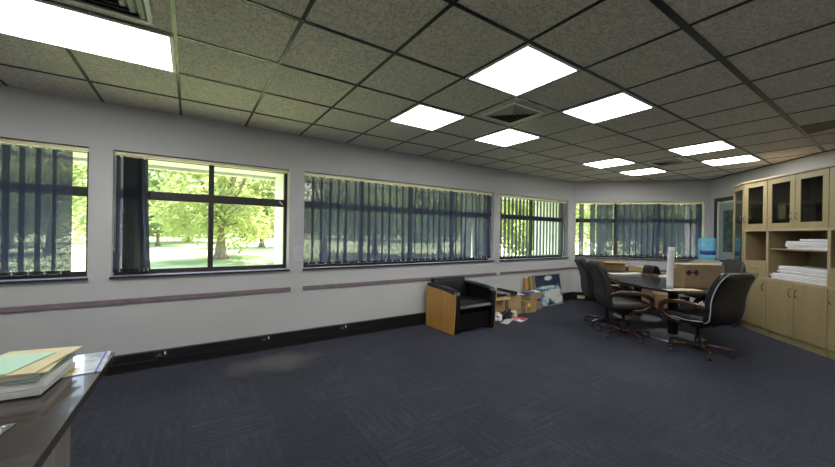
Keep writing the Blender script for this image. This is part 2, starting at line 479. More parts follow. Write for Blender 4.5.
# ------------------------------------------------------------------ windows
def window(name, frame, x0, x1, mull, y=.13, transom=1.73, sash=True):
    root = empty(name, frame[0], frame[1], kind='structure')
    d = .05; f = MB(); w = .035
    f.box(x0, x0 + w, y, y + d, ZS, ZT); f.box(x1 - w, x1, y, y + d, ZS, ZT)
    f.box(x0 + w, x1 - w, y, y + d, ZT - w, ZT); f.box(x0 + w, x1 - w, y, y + d, ZS, ZS + .05)
    xs = [x0 + w] + [None] * 0
    for q in mull:
        f.box(q - .026, q + .026, y - .004, y + d + .004, ZS + .05, ZT - w)
    if transom:
        f.box(x0 + w, x1 - w, y - .006, y + d - .002, transom - .045, transom + .045)
    f.build('window_frame', M['bronze'], root, bevel=.003)
    ed = [x0 + w] + list(mull) + [x1 - w]
    for i in range(len(ed) - 1):
        for (za, zb) in (((ZS + .05, transom - .045), (transom + .045, ZT - w)) if transom else ((ZS + .05, ZT - w),)):
            g = MB(); g.box(ed[i] + .02, ed[i + 1] - .02, y + .022, y + .028, za, zb); g.build('glass_pane', M['glass'], root)
    s = MB(); s.box(x0 - .010, x1 + .010, -.022, y, ZS - .014, ZS + .004); sl_ = s.build('window_sill', M['sill_top'], root)
    s = MB(); s.box(x0 - .012, x1 + .012, -.028, -.022, ZS - .018, ZS + .003); s.build('sill_edge', M['sill'], sl_, bevel=.001)
    return root
window('window_1', SETF['long'], *W1, [-1.6])
w2 = window('window_2', SETF['long'], *W2, [.196])
hb = MB(); hb.box(-.03, .03, -.012, 0, -.006, .006, Matrix.Translation((.93, .12, 1.73)) @ Matrix.Rotation(R(50), 4, 'Y')); tag(hb.build('window_catch', M['cream'], w2), 'cream stay catch')
window('window_3', SETF['long'], *W3, [2.014, 2.848, 3.68])
window('window_4', SETF['long'], *W4, [5.735])
window('window_5', SETF['far'], *WF, [LF - 1.69, LF - .87])
window('window_6', SETF['right'], *WR, [], transom=None, y=.05)

# ------------------------------------------------------------------ vertical blinds
def blind(frame, slats, label, y=.055, rail=None, ztop=2.085, zbot=.965, chain=True, grp=None):
    """slats: (x centre, width, turn in radians, sway of the foot)"""
    root = empty('vertical_blind', frame[0], frame[1], label, 'blind', grp)
    r = MB(); r.box(rail[0], rail[1], y - .02, y + .02, ztop + .012, ztop + .045)
    r.build('head_rail', M['cream'], root, bevel=.003)
    for (xc, w, a, sw) in slats:
        m = MB(); ca, sa = math.cos(a), math.sin(a); rows = 10; vs = []; fs = []
        for k in range(rows + 1):
            t = k / rows; z = ztop + (zbot - ztop) * t; off = sw * t ** 1.5
            for q in range(5):
                u = (q / 4 - .5) * w; bow = .004 * math.cos(PI * (q / 4 - .5))
                vs.append((off + u * ca - bow * sa, u * sa + bow * ca, z))
        for k in range(rows):
            for q in range(4): fs.append((k * 5 + q, k * 5 + q + 1, (k + 1) * 5 + q + 1, (k + 1) * 5 + q))
        m._f(vs, fs, True)
        s = m.build('slat', M['slat'], root); s.location = (xc, y, 0)
        wt = MB(Matrix.Translation((sw, 0, 0)) @ Matrix.Rotation(a, 4, 'Z')); wt.box(-w * .47, w * .47, -.003, .005, zbot - .002, zbot + .030)
        wb = wt.build('bottom_weight', M['blackp'], s)
        cl = MB(Matrix.Rotation(a, 4, 'Z')); cl.box(-.008, .008, -.006, .006, ztop - .004, ztop + .014); cl.build('slat_clip', M['cream'], s)
    if chain:
        c = MB(); xs = [q[0] + q[3] for q in slats]
        for i in range(len(xs) - 1):
            g = xs[i + 1] - xs[i]
            if g > .4: continue
            c.tube([(xs[i] + g * t / 6, y - .012, zbot + .02 - .022 * (1 - (t / 3 - 1) ** 2)) for t in range(7)], .0013, 5)
        for x in xs: c.box(x - .004, x + .004, y - .014, y - .006, zbot + .0, zbot + .03)
        c.build('bead_chain', M['chain'], root)
    return root
K = (YW + .055) / YW
random.seed(3)
# window 1
ed = [-2.38 + .1 * i for i in range(11)] + [-1.293, -1.197, -1.101, -.999]
blind(SETF['long'], [((x + .05) * K, .132 if i != 14 else .128, R(2), 0) for i, x in enumerate(ed)],
      'navy vertical blind drawn over the window above the desk, open strip at its right', rail=(-2.41, -.79))
# window 2: drawn back in a bunch at the left
sl = [(-.560, .10, R(10), .0)]
sl += [(-.520 + .0125 * i, .118, R(74 + (i * 37) % 9), (.02 if i > 9 else .004) * (i % 3)) for i in range(12)] + [(-.392, .085, R(28), .03)]
b2 = blind(SETF['long'], sl, 'navy vertical blind bunched at the left of the one clear window', rail=(-.60, .99))
c = MB(); c.tube(spl([(-.598, .02, 2.10), (-.600, .018, 1.5), (-.603, .016, 1.22), (-.597, .012, 1.20), (-.592, .016, 1.24), (-.593, .02, 2.10)], 6), .0018, 6); c.build('pull_cord', M['chain'], b2)
# window 3
ed = [1.289, 1.395, 1.512, 1.625, 1.733, 1.86, 1.965, 2.059, 2.171, 2.276, 2.389, 2.505, 2.609, 2.721, 2.831, 2.959, 3.074, 3.182, 3.292, 3.404, 3.519, 3.637, 3.757, 3.85, 3.995, 4.08, 4.157, 4.27, 4.386, 4.497]
st = [1.195] + ed[:-1]; sl = []
for i, (a, b) in enumerate(zip(st, ed)):
    sw = {5: -.028, 6: .0, 7: .022, 11: -.004, 12: .03, 24: -.03, 25: .035, 28: .014}.get(i, random.uniform(-.004, .004))
    sl.append(((a + b) / 2 * K, (b - a) + .034, R(random.uniform(0, 5)), sw))
blind(SETF['long'], sl, 'navy vertical blind closed across the widest window, above the armchair', rail=(1.185, 4.51))
# window 4, slats turned part open
sl = [(x * K, .121, R(20 + random.uniform(-2, 2)), 0) for x in [4.70 + .104 * i for i in range(20)]]
blind(SETF['long'], sl, 'navy vertical blind with slats turned half open, above the leaning painting', rail=(4.69, 6.78))
# far window
pieces = [(2.375, 2.285), (2.150, 2.050), (2.02, 1.93), (1.925, 1.81), (1.815, 1.70), (1.64, 1.60)]
e = [1.615, 1.476, 1.36, 1.245, 1.138, 1.026, .91, .80, .70, .572, .464, .346, .226, .118, .03]
sl = []
for a, b in pieces: sl.append((LF - .07 - (a + b) / 2 * 1.0, abs(a - b) + .01, R(3), 0))
for i in range(len(e) - 1):
    a, b = e[i], e[i + 1]; sw = {6: -.012, 7: .014, 9: -.010, 10: .012, 11: .008}.get(i, 0)
    sl.append((LF - .07 - (a + b) / 2, (a - b) + (.024 if i not in (9,) else -.004), R(2), sw))
blind(SETF['far'], sl, 'navy vertical blind with two open gaps, on the end window behind the table', rail=(WF[0] + .01, WF[1] - .01))

# ------------------------------------------------------------------ ceiling lamps and vents
def cell(i0, i1, j0, j1): return (S0 + G * i0, S0 + G * i1, N1 - G * (j1 - 1), N1 - G * (j0 - 1))
def lamp(i0, i1, j0, j1, label):
    x0, x1, y0, y1 = cell(i0, i1, j0, j1); cx, cy = (x0 + x1) / 2, (y0 + y1) / 2; hx, hy = (x1 - x0) / 2 - .01, (y1 - y0) / 2 - .01
    root = empty('ceiling_light', (cx, cy, ZC - .012), 0, label, 'ceiling light', 'recessed square ceiling lights')
    f = MB(); q = .022
    for a in ((-hx, hx, -hy, -hy + q), (-hx, hx, hy - q, hy), (-hx, -hx + q, -hy + q, hy - q), (hx - q, hx, -hy + q, hy - q)): f.box(*a, 0, .012)
    f.build('frame', M['white'], root, bevel=.002)
    d = MB()
    if hx > .4:
        d.box(-hy + q, hy - q, -hx + q, hx - q, .002, .008); o = d.build('diffuser', M['diffuser'], root); o.rotation_euler = (0, 0, R(90))
    else:
        d.box(-hx + q, hx - q, -hy + q, hy - q, .002, .008); d.build('diffuser', M['diffuser'], root)
    return root
L_ = 'lit square ceiling light '
lamp(3, 4, 4, 5, L_ + 'nearest the camera, beside the square vent')
lamp(5, 6, 4, 5, L_ + 'second along the row farther from the windows')
lamp(3, 4, 2, 3, L_ + 'in the window-side row, just left of the square vent')
lamp(5, 6, 2, 3, L_ + 'in the window-side row, just beyond the square vent')
lamp(9, 10, 2, 3, L_ + 'fourth in the window-side row, above the painting side of the table')
lamp(11, 12, 2, 3, L_ + 'last in the window-side row, close to the end window')
lamp(9, 10, 4, 5, L_ + 'in the cabinet-side row, before the farthest one')
lamp(11, 12, 4, 5, L_ + 'in the cabinet-side row, nearest the wall cabinets top corner')
lamp(-2, 0, 2, 3, 'lit double-length ceiling light at the top left above the desk')
lamp(3, 4, 8, 9, L_ + 'added for fill behind the camera, nearer the desk side')  # lamps from here down are unseen, added to brighten walls and ceiling
lamp(5, 6, 7, 8, L_ + 'added for fill behind the camera, nearer the cabinets')
lamp(0, 1, 8, 9, L_ + 'added for fill behind the desk, out of the picture')
lamp(-3, -2, 6, 7, L_ + 'added for fill left of the desk, out of the picture')
lamp(-5, -4, 4, 5, L_ + 'added for fill by the side wall beyond the desk, unseen')
lamp(-3, -2, 9, 10, L_ + 'added for fill, unseen, rear of the room left of the desk')
lamp(0, 1, 10, 11, L_ + 'added for fill, unseen, rear of the room along the back wall')
lamp(3, 4, 10, 11, L_ + 'added for fill, unseen, rear of the room by the cabinet wall')
def vent(cx, cy, s, label):
    root = empty('ceiling_vent', (cx, cy, ZC - .012), 0, label, 'vent', 'square ceiling air vents')
    f = MB(); h = s / 2; q = .022
    for a in ((-h, h, -h, -h + q), (-h, h, h - q, h), (-h, -h + q, -h + q, h - q), (h - q, h, -h + q, h - q)): f.box(*a, 0, .012)
    f.build('frame', M['white'], root, bevel=.002)
    b = MB(); b.box(-h + q, h - q, -h + q, h - q, .0075, .0115); b.build('backing', M['blackp'], root)
    # four-way louvres, rings of tilted blades
    n = 5
    for k in range(n):
        r0 = h - q - .012 - k * (h - q - .02) / n; r1 = r0 - .020
        m = MB(); vs = [(r0, r0, .007), (-r0, r0, .007), (-r0, -r0, .007), (r0, -r0, .007), (r1, r1, -.006), (-r1, r1, -.006), (-r1, -r1, -.006), (r1, -r1, -.006)]
        vs = vs + [(x, y, z + .0015) for x, y, z in vs]
        fs = []
        for i in range(4):
            j = (i + 1) % 4
            fs += [(i, j, 4 + j, 4 + i), (8 + i, 12 + i, 12 + j, 8 + j), (i, 8 + i, 8 + j, j), (4 + i, 4 + j, 12 + j, 12 + i)]
        m._f(vs, fs); m.build('louvre', M['alu'], root)
M['alu'] = mat('grey_louvre', (.45, .43, .39), rough=.5)
vent(2.611, 2.264, .42, 'square louvred ceiling vent between the lit lights in the middle')
vent(6.211, 2.264, .42, 'square louvred ceiling vent farthest away, over the table')
vent(-.42, 2.264, .46, 'square louvred ceiling vent cut by the top left edge, beside the long light')
# sagging tile at the right, the shadow of its gap painted dark brown
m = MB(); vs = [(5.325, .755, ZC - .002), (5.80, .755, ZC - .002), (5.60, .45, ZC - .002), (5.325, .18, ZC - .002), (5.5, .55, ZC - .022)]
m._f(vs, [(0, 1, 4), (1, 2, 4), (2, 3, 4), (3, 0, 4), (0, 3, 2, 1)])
M['gap_shade'] = mat('dark_gap_shade', rough=.9, build=noisy((.17, .14, .075), (.26, .22, .13), 3))
tag(m.build('ceiling_tile', M['gap_shade']), 'sagging ceiling tile above the wall cabinets, its shadowed gap painted dark brown', 'ceiling tile')

# ------------------------------------------------------------------ small wall things
for k, (x, l) in enumerate(((.751, 'black power socket with white switches on the skirting below the clear window'), (1.697, 'black power socket with white switches on the skirting left of the armchair'), (-.217, 'black power socket on the skirting nearest the desk'))):
    r = empty('power_socket', (x, YW - .049, .135), 0, l, 'socket', 'sockets along the black skirting')
    m = MB(); m.box(-.06, .06, -.008, -.0005, -.034, .034); m.build('face_plate', M['blackp'], r, bevel=.003)
    m = MB(); m.box(.022, .036, -.012, -.008, -.004, .024); m.build('switch', M['white'], r, bevel=.002)
    m = MB(); m.box(-.022, -.014, -.0095, -.008, -.002, .006); m.box(-.034, -.028, -.0095, -.008, -.014, -.008); m.box(-.010, -.004, -.0095, -.008, -.014, -.008); m.build('pin_hole', M['chain'], r)
m = MB(); m.box(.11, .26, -.056, -.0502, .035, .10); o = m.build('outlet_cover', M['manila'], bevel=.003); o.location = ab(LF-.0, 0); o.rotation_euler = (0, 0, R(-45)); o.location = SETF['far'][0]
tag(o, 'yellowish outlet cover on the black skirting in the window corner', 'outlet')
m = MB()  # thin pale rectangle with raised horizontal ribs
m.box(1.045, 1.172, YW - .006, YW - .001, 1.01, 1.205)
for k in range(6): m.box(1.045, 1.172, YW - .010, YW - .006, 1.018 + k * .031, 1.034 + k * .031)
tag(m.build('ribbed_patch', mat('pale_ribbing', (.50, .50, .53), .4), bevel=.002), 'small pale ribbed patch on the pier right of the clear window', 'plate')

# ------------------------------------------------------------------ cabinets on the right wall
FR = SETF['right']; FY = -.488
def handle(mb_parent, x, z, h=.1, y=FY - .018, horiz=False):
    m = MB()
    pts = [(0, 0, -h / 2), (0, -.022, -h / 2 + .012), (0, -.032, 0), (0, -.022, h / 2 - .012), (0, 0, h / 2)]
    if horiz: pts = [(p[2], p[1], 0) for p in pts]
    m.tube([Vector(p) + Vector((x, y, z)) for p in spl(pts, 4)], .0055, 7)
    return m.build('handle', M['chrome'], mb_parent)
def glassdoor(root, x0, x1, z0, z1, hx, hz, fy=FY, st=.075):
    d = MB(); y0, y1 = fy - .018, fy - .001
    d.box(x0, x0 + st, y0, y1, z0, z1); d.box(x1 - st, x1, y0, y1, z0, z1)
    d.box(x0 + st, x1 - st, y0, y1, z1 - st, z1); d.box(x0 + st, x1 - st, y0, y1, z0, z0 + st)
    dd = d.build('door', M['maple'], root, bevel=.002)
    g = MB(); g.box(x0 + st - .003, x1 - st + .003, fy - .011, fy - .007, z0 + st - .003, z1 - st + .003); g.build('glass_pane', M['cab_glass'], dd)
    handle(dd, hx, hz)
    return dd
def door(root, x0, x1, z0, z1, hx, hz):
    d = MB(); d.box(x0, x1, FY - .018, FY - .001, z0, z1); dd = d.build('door', M['maple'], root, bevel=.002)
    handle(dd, hx, hz, .11); return dd
def carcass(root, x0, x1, extra=()):
    m = MB(); t = .018; yb = -.012; z1 = 2.235
    m.box(x0, x0 + t, FY, yb, 0.0, z1); m.box(x1 - t, x1, FY, yb, 0.0, z1)
    m.box(x0 + t, x1 - t, yb - .006, yb, .09, z1)
    for z in (.085, .812, 1.497, z1 - t): m.box(x0 + t, x1 - t, FY, yb - .006, z, z + t)
    for z in extra: m.box(x0 + t, x1 - t, FY + .01, yb - .006, z, z + t)
    m.box(x0 + t, x1 - t, FY + .02, FY + .035, 0, .085)
    return m.build('carcass', M['maple_in'], root, bevel=.001)
def niche_trim(root, x0, x1):
    m = MB()
    m.box(x0, x1, FY - .018, FY - .001, 1.495, 1.528); m.box(x0, x1, FY - .018, FY - .001, .808, .832)
    m.box(x0, x0 + .018, FY - .012, FY - .001, .832, 1.495); m.box(x1 - .018, x1, FY - .012, FY - .001, .832, 1.495)
    m.build('face_trim', M['beech_edge'], root, bevel=.002)
def cornice(root, pts):
    m = MB(); m.prism(pts, 2.236, 2.262); m.build('cornice', M['beech_edge'], root, bevel=.004)
# corner end unit with angled glass door
u0 = empty('display_cabinet', *FR, 'narrow maple end cabinet with an angled tall glass door beside the framed print', 'cabinet')
A0 = Vector((1.275, -.338)); A1 = Vector((1.756, -.488)); dv = A1 - A0; Ld = dv.length; th = math.atan2(dv.y, dv.x)
m = MB(); foot = [(A0.x, -.012), (A0.x, A0.y), (A1.x, A1.y), (A1.x, -.012)]
m.box(A0.x, A0.x + .018, A0.y, -.012, 0, 2.235); m.box(A1.x - .018, A1.x, A1.y, -.012, 0, 2.235); m.box(A0.x + .018, A1.x - .018, -.018, -.012, .09, 2.235)
inn = [(A0.x + .018, -.018), (A0.x + .018, A0.y + .01), (A1.x - .018, A1.y + .015), (A1.x - .018, -.018)]
for z in (.085, .812, 1.25, 1.62, 1.95, 2.217): m.prism(inn, z, z + .018)
m.build('carcass', M['maple_in'], u0)
D = Matrix.Translation((A0.x, A0.y, 0)) @ Matrix.Rotation(th, 4, 'Z')
m = MB(D); m.box(0, .07, -.018, 0, .84, 2.232); m.box(Ld - .07, Ld, -.018, 0, .84, 2.232); m.box(.07, Ld - .07, -.018, 0, 2.16, 2.232); m.box(.07, Ld - .07, -.018, 0, .84, .91)
dd = m.build('door', M['maple'], u0, bevel=.002)
m = MB(D); m.box(.067, Ld - .067, -.011, -.007, .907, 2.163); m.build('glass_pane', M['cab_glass'], dd)
m = MB(D); m.tube(spl([(Ld - .035, -.018, 1.64), (Ld - .035, -.045, 1.655), (Ld - .035, -.05, 1.69), (Ld - .035, -.045, 1.725), (Ld - .035, -.018, 1.74)], 4), .0055, 7); m.build('handle', M['chrome'], dd)
m = MB(D); m.box(0, Ld, -.018, 0, .105, .83); dl = m.build('door', M['maple'], u0, bevel=.002)
m = MB(D); m.box(.03, Ld, -.002, .012, 0, .09); m.build('plinth', M['maple'], u0)
cornice(u0, [(A0.x - .012, 0), (A0.x - .012, A0.y - .03), (A1.x, A1.y - .035), (A1.x, 0)])
def unit1(b0, b1, label, mirror=False, group=None):
    r = empty('wall_cabinet', *FR, label, 'cabinet', group)
    carcass(r, b0, b1, (1.035, 1.85))
    hx = (b1 - .035) if mirror else (b0 + .035)
    glassdoor(r, b0 + .002, b1 - .002, 1.53, 2.232, hx, 1.69)
    niche_trim(r, b0, b1)
    m = MB(); m.box(b0 + .004, b1 - .004, FY - .018, FY - .001, .838, 1.05); dr = m.build('drawer', M['maple'], r, bevel=.002)
    handle(dr, (b0 + b1) / 2, .945, .11, horiz=True)
    door(r, b0 + .002, b1 - .002, .092, .806, (b0 + .04) if mirror else (b1 - .04), .69)
    m = MB(); m.box(b0, b1, FY - .004, FY + .018, 0, .088); m.build('plinth', M['maple'], r)
    cornice(r, [(b0, 0), (b0, FY - .035), (b1, FY - .035), (b1, 0)])
    return r
unit1(1.758, 2.198, 'single maple wall cabinet with empty niche and drawer, left of the double cabinet')
unit1(3.092, 3.535, 'maple wall cabinet cut off by the right edge, glass door over drawer', True)
r = empty('wall_cabinet', *FR, 'double maple wall cabinet, open shelf of white paper stacks under two glass doors', 'cabinet')
carcass(r, 2.2, 3.09, (1.235, 1.85))
glassdoor(r, 2.203, 2.643, 1.53, 2.232, 2.608, 1.69); glassdoor(r, 2.647, 3.088, 1.53, 2.232, 2.685, 1.69)
niche_trim(r, 2.2, 3.09)
door(r, 2.203, 2.6435, .092, .806, 2.60, .68); door(r, 2.6465, 3.088, .092, .806, 2.69, .68)
m = MB(); m.box(2.2, 3.09, FY - .004, FY + .018, 0, .088); m.box(2.2, 2.235, FY - .012, FY - .004, 0, .088); m.box(3.055, 3.09, FY - .012, FY - .004, 0, .088); m.build('plinth', M['maple'], r)
cornice(r, [(2.2, 0), (2.2, FY - .035), (3.09, FY - .035), (3.09, 0)])

def paper_pile(name, x0, x1, y0, y1, z0, n, label, seed, t=.011, fold=False):
    random.seed(seed); m = MB(); z = z0
    for k in range(n):
        dx, dy = random.uniform(-.012, .012), random.uniform(-.01, .01); a = random.uniform(-1.5, 1.5)
        mt = Matrix.Translation(((x0 + x1) / 2 + dx, (y0 + y1) / 2 + dy, z)) @ Matrix.Rotation(R(a), 4, 'Z')
        hx, hy = (x1 - x0) / 2, (y1 - y0) / 2
        sec = [Vector((hx * c, hy * s)) for c, s in ((-1, -1), (1, -1), (1, 1), (-1, 1))]
        mm = mt
        m.box(-hx, hx, -hy, hy, 0, t * .86, mm); z += t
    o = m.build(name, M['paper'], bevel=.003); o.location = FR[0]; o.rotation_euler = (0, 0, FR[1])
    return tag(o, label, 'paper')
paper_pile('paper_bundle', 2.44, 3.055, -.455, -.09, 1.254, 4, 'stack of white folded sheets on the upper open shelf', 2, .027)
paper_pile('paper_bundle', 2.62, 3.05, -.42, -.12, 1.3635, 1, 'thin greyish sheet bundle topmost on the upper open shelf stack', 4, .030)
paper_pile('paper_bundle', 2.235, 3.04, -.475, -.06, .8312, 4, 'wide white paper stack lying lowest on the bottom open shelf', 5, .020)
paper_pile('paper_bundle', 2.31, 3.05, -.44, -.08, .913, 5, 'white folded paper pile on top of the wide stack on the bottom shelf', 6, .021)
# little thing in the niche
m = MB(); m.lathe([(.0, 0), (.03, 0), (.032, .004), (.032, .03), (.028, .034), (0, .034)], 16); o = m.build('tape_roll', M['paper2']); o.location = ab(.33, 2.08, 1.0535); tag(o, 'small grey roll standing in the niche above the drawer', 'roll')

# ------------------------------------------------------------------ right wall print, cooler, low cabinet
pr = empty('framed_print', *FR, 'tall dark print with a pale mat standing in the dark framed window recess', 'picture')
m = MB(); X0, X1, Z0, Z1 = .265, 1.20, .975, 2.085
y0, y1 = .012, .030
m.box(X0, X0 + .02, y0, y1, Z0, Z1); m.box(X1 - .02, X1, y0, y1, Z0, Z1); m.box(X0 + .02, X1 - .02, y0, y1, Z1 - .02, Z1); m.box(X0 + .02, X1 - .02, y0, y1, Z0, Z0 + .02)
m.build('frame', M['paper2'], pr, bevel=.002)
def printm(nt, b):
    v = coords(nt)
    n = noise_tex(nt, v, 7, 4, .6)
    nt.links.new(ramp(nt, n, [(.35, (.018, .03, .032)), (.5, (.05, .075, .07)), (.62, (.10, .13, .11)), (.72, (.2, .2, .15))]), b.inputs['Base Color'])
m = MB(); m.box(X0 + .02, X1 - .02, .020, .026, Z0 + .02, Z1 - .02); m.build('mat_board', mat('pale_mat', (.30, .34, .30), .6), pr)
m = MB(); m.box(X0 + .14, X1 - .12, .016, .0205, Z0 + .15, Z1 - .17); m.build('picture_sheet', mat('dark_print', rough=.5, build=printm), pr)
m = MB(); m.box(X0 + .018, X1 - .018, .0125, .0145, Z0 + .018, Z1 - .018); m.build('glass_pane', M['glass'], pr)
m = MB()
for a in ((WR[0]-.035, WR[0] + .03, ZS - .02, ZT + .03), (WR[1] - .03, WR[1] + .002, ZS - .02, ZT + .03)): m.box(a[0], a[1], -.02, -.0005, a[2], a[3])
m.box(WR[0] + .03, WR[1] - .03, -.02, -.0005, ZT - .035, ZT + .03); m.box(WR[0] + .03, WR[1] - .03, -.03, -.0005, ZS - .02, ZS + .045)
o = m.build('trim_10', M['bronze'], bevel=.003); o.location = FR[0]; o.rotation_euler = (0, 0, FR[1]); struct(o)

lc = empty('low_cabinet', *FR, 'low off-white cupboard in the far corner under the blue water bottle', 'cabinet')
m = MB(); m.box(.30, 1.24, -.46, -.06, .07, .90); m.box(.33, 1.21, -.43, -.08, 0, .07); m.build('body', M['white'], lc, bevel=.004)
m = MB(); m.box(.28, 1.25, -.49, -.055, .90, .93); m.build('top', mat('offwhite_top', (.42, .41, .37), .4), lc, bevel=.004)
for k in (0, 1):
    m = MB(); m.box(.305 + .468 * k, .767 + .468 * k, -.478, -.461, .09, .885); d = m.build('door', M['white'], lc, bevel=.003)
    m = MB(); m.box(.72 + .07 * k, .74 + .07 * k, -.492, -.478, .5, .62); m.build('handle', M['chrome'], d, bevel=.002)
wd = empty('water_dispenser', ab(.27, .44, .9305), R(225), 'small beige table-top water dispenser with a black tap recess in the corner', 'dispenser')
m = MB(); m.box(-.15, .15, -.15, .15, 0, .035); m.lathe([(.11, .035), (.12, .045), (.12, .052), (0, .052)], 20); m.build('body', mat('beige_plastic', (.5, .47, .40), .4), wd, bevel=.006)
m = MB(); m.box(-.13, -.09, -.156, -.15, .004, .03); m.build('tap_recess', M['blackp'], wd)
bo = empty('water_bottle', ab(.27, .44, .984), 0, 'blue translucent water cooler bottle with a dark blue band in the corner', 'bottle')
m = MB(); m.lathe([(.0, 0), (.105, 0), (.128, .015), (.135, .04), (.135, .11), (.131, .118), (.135, .126), (.135, .20), (.131, .208), (.135, .216), (.135, .30), (.131, .308), (.135, .316), (.135, .365), (.125, .39), (.1, .405), (0, .41)], 28)
m.build('bottle_body', M['bottle'], bo)
m = MB()
vs = []; fs = []
for k in range(19):
    a = R(150 + 10 * k)
    for rr in (.1362, .1375):
        for z in (.085, .165): vs.append((rr * math.cos(a), rr * math.sin(a), z))
for k in range(18):
    i = 4 * k; fs += [(i, i + 4, i + 5, i + 1), (i + 2, i + 3, i + 7, i + 6), (i, i + 2, i + 6, i + 4), (i + 1, i + 5, i + 7, i + 3)]
fs += [(0, 1, 3, 2), (72, 74, 75, 73)]
m._f(vs, fs, True); m.build('label_band', mat('navy_label', (.02, .06, .28), .4), bo)

# ------------------------------------------------------------------ conference table
TA, TB, TZ = 1.82, 1.98, .73
tb = empty('conference_table', ab(TA, TB, 0), R(225), 'large oval dark-wood meeting table on round metal pedestals by the end window', 'table')
sa, sb, ex_ = .70, 1.36, 2.5
pts = []
for k in range(72):
    a = 2 * PI * k / 72; c, s = math.cos(a), math.sin(a)
    pts.append((sb * math.copysign(abs(c) ** (2 / ex_), c), sa * math.copysign(abs(s) ** (2 / ex_), s)))
m = MB(); m.prism(pts, TZ - .035, TZ); m.build('tabletop', M['table'], tb, bevel=.008, segs=3)
for x in (-.53, .60):
    m = MB(); m.lathe([(0, .012), (.06, .012), (.06, TZ - .06), (.2, TZ - .045), (.2, TZ - .036), (0, TZ - .036)], 24, (x, -.05)); pd = m.build('pedestal', M['blackp'], tb)
    m = MB(); m.lathe([(0, 0), (.36, 0), (.365, .008), (.34, .018), (.1, .035), (.0605, .04), (0, .04)], 40, (x, -.05)); m.build('pedestal_base', mat('satin_steel_base', (.42, .44, .50), .3, .6), pd)

def cbox(name, loc, rz, sx, sy, sz, label, m_=None, flaps=False, tape=True, cat='box', grp=None):
    r = empty(name, loc, rz, label, cat, grp)
    b = MB(); t = .004; mm = m_ or M['card']
    if flaps:
        b.box(-sx / 2, sx / 2, -sy / 2, -sy / 2 + t, 0, sz); b.box(-sx / 2, sx / 2, sy / 2 - t, sy / 2, 0, sz)
        b.box(-sx / 2, -sx / 2 + t, -sy / 2 + t, sy / 2 - t, 0, sz); b.box(sx / 2 - t, sx / 2, -sy / 2 + t, sy / 2 - t, 0, sz)
        b.box(-sx / 2 + t, sx / 2 - t, -sy / 2 + t, sy / 2 - t, 0, t)
        b.build('box_body', mm, r)
        for s_, ang in ((-1, flaps[0]), (1, flaps[1])):
            f = MB(Matrix.Translation((0, s_ * sy / 2, sz)) @ Matrix.Rotation(R(ang) * -s_, 4, 'X')); f.box(-sx / 2, sx / 2, min(0, s_ * sy * .48), max(0, s_ * sy * .48), 0.0005, t)
            f.build('flap', mm, r)
    else:
        b.box(-sx / 2, sx / 2, -sy / 2, sy / 2, 0, sz); b.build('box_body', mm, r, bevel=.003)
        if tape:
            f = MB(); f.box(-sx / 2 - .001, sx / 2 + .001, -.025, .025, sz, sz + .001); f.box(-sx / 2 - .0015, -sx / 2 - .0005, -.025, .025, sz - .06, sz + .001); f.box(sx / 2 + .0005, sx / 2 + .0015, -.025, .025, sz - .06, sz + .001); f.build('tape', M['tape'], r)
    return r
EXPORT_MARK = True

# things on the table
def onab(a, b): v = ab(a, b); return v
p = Vector((5.66, 1.73, TZ + .002))
bx1 = cbox('cardboard_box', (p.x, p.y, p.z), R(-34), .52, .32, .30, 'closed cardboard box with a dark smudged print on the table behind the black chair', M['card2'])
m = MB(); random.seed(5)
for k in range(9):
    x = -.235 + k * .017; h = .022 + .018 * math.sin(k * 1.1); m.box(x, x + .0165, -.1615, -.1602, .20 - h, .20 + h * .8)
m.box(-.24, -.07, -.1615, -.1602, .192, .204)
m.build('printed_mark', M['blackp'], bx1)
# upright curled white sheet
m = MB(); vs = []; fs = []
for i in range(9):
    t = i / 8
    for k in range(11):
        a = -1.3 + 2.6 * k / 10; z = .53 * t
        vs.append((.05 * math.sin(a) + .004 * math.sin(5 * t), .03 * math.cos(a) + .012 * t * t, z))
for i in range(8):
    for k in range(10): fs.append((i * 11 + k, i * 11 + k + 1, (i + 1) * 11 + k + 1, (i + 1) * 11 + k))
m._f(vs, fs, True); o = m.build('paper_sheet', M['paper']); sd = o.modifiers.new('s', 'SOLIDIFY'); sd.thickness = .002
o.location = (5.11, 1.82, TZ + .002); o.rotation_euler = (0, 0, R(150)); tag(o, 'curled white sheet standing upright against the cardboard box on the table', 'paper')
def sheet(name, x, y, z, rz, w, h, mt, label, t=.002, cat='paper', curl=0, grp=None):
    m = MB(); n = 6; vs = []; fs = []
    for i in range(n + 1):
        u = i / n
        for j in (0, 1):
            vs.append(((u - .5) * w, (j - .5) * h, curl * u ** 3))
    k = len(vs); vs += [(a, b, c + t) for a, b, c in vs]
    for i in range(n):
        a = 2 * i; fs += [(a, a + 1, a + 3, a + 2), (k + a, k + a + 2, k + a + 3, k + a + 1), (a, a + 2, k + a + 2, k + a), (a + 1, k + a + 1, k + a + 3, a + 3)]
    fs += [(0, k, k + 1, 1), (2 * n, 2 * n + 1, k + 2 * n + 1, k + 2 * n)]
    m._f(vs, fs); o = m.build(name, mt); o.location = (x, y, z); o.rotation_euler = (0, 0, rz)
    return tag(o, label, cat, grp)
sheet('loose_paper', 5.20, 1.66, TZ + .001, R(-34), .28, .16, M['manila'], 'cream sheet lying on the table edge beside the cardboard box')
sheet('loose_paper', 4.98, 1.75, TZ + .001, R(-30), .16, .12, M['paper2'], 'greyish white sheet on the table in front of the upright sheet')
sheet('loose_paper', 6.68, 2.38, TZ + .001, R(12), .36, .25, M['paper'], 'white papers lying flat behind the open black binder', .01)
sheet('newspaper', 6.30, 2.92, TZ + .001, R(-38), .48, .20, M['paper2'], 'folded whitish newspaper on the table left of the open black binder', .012, 'newspaper', .02)
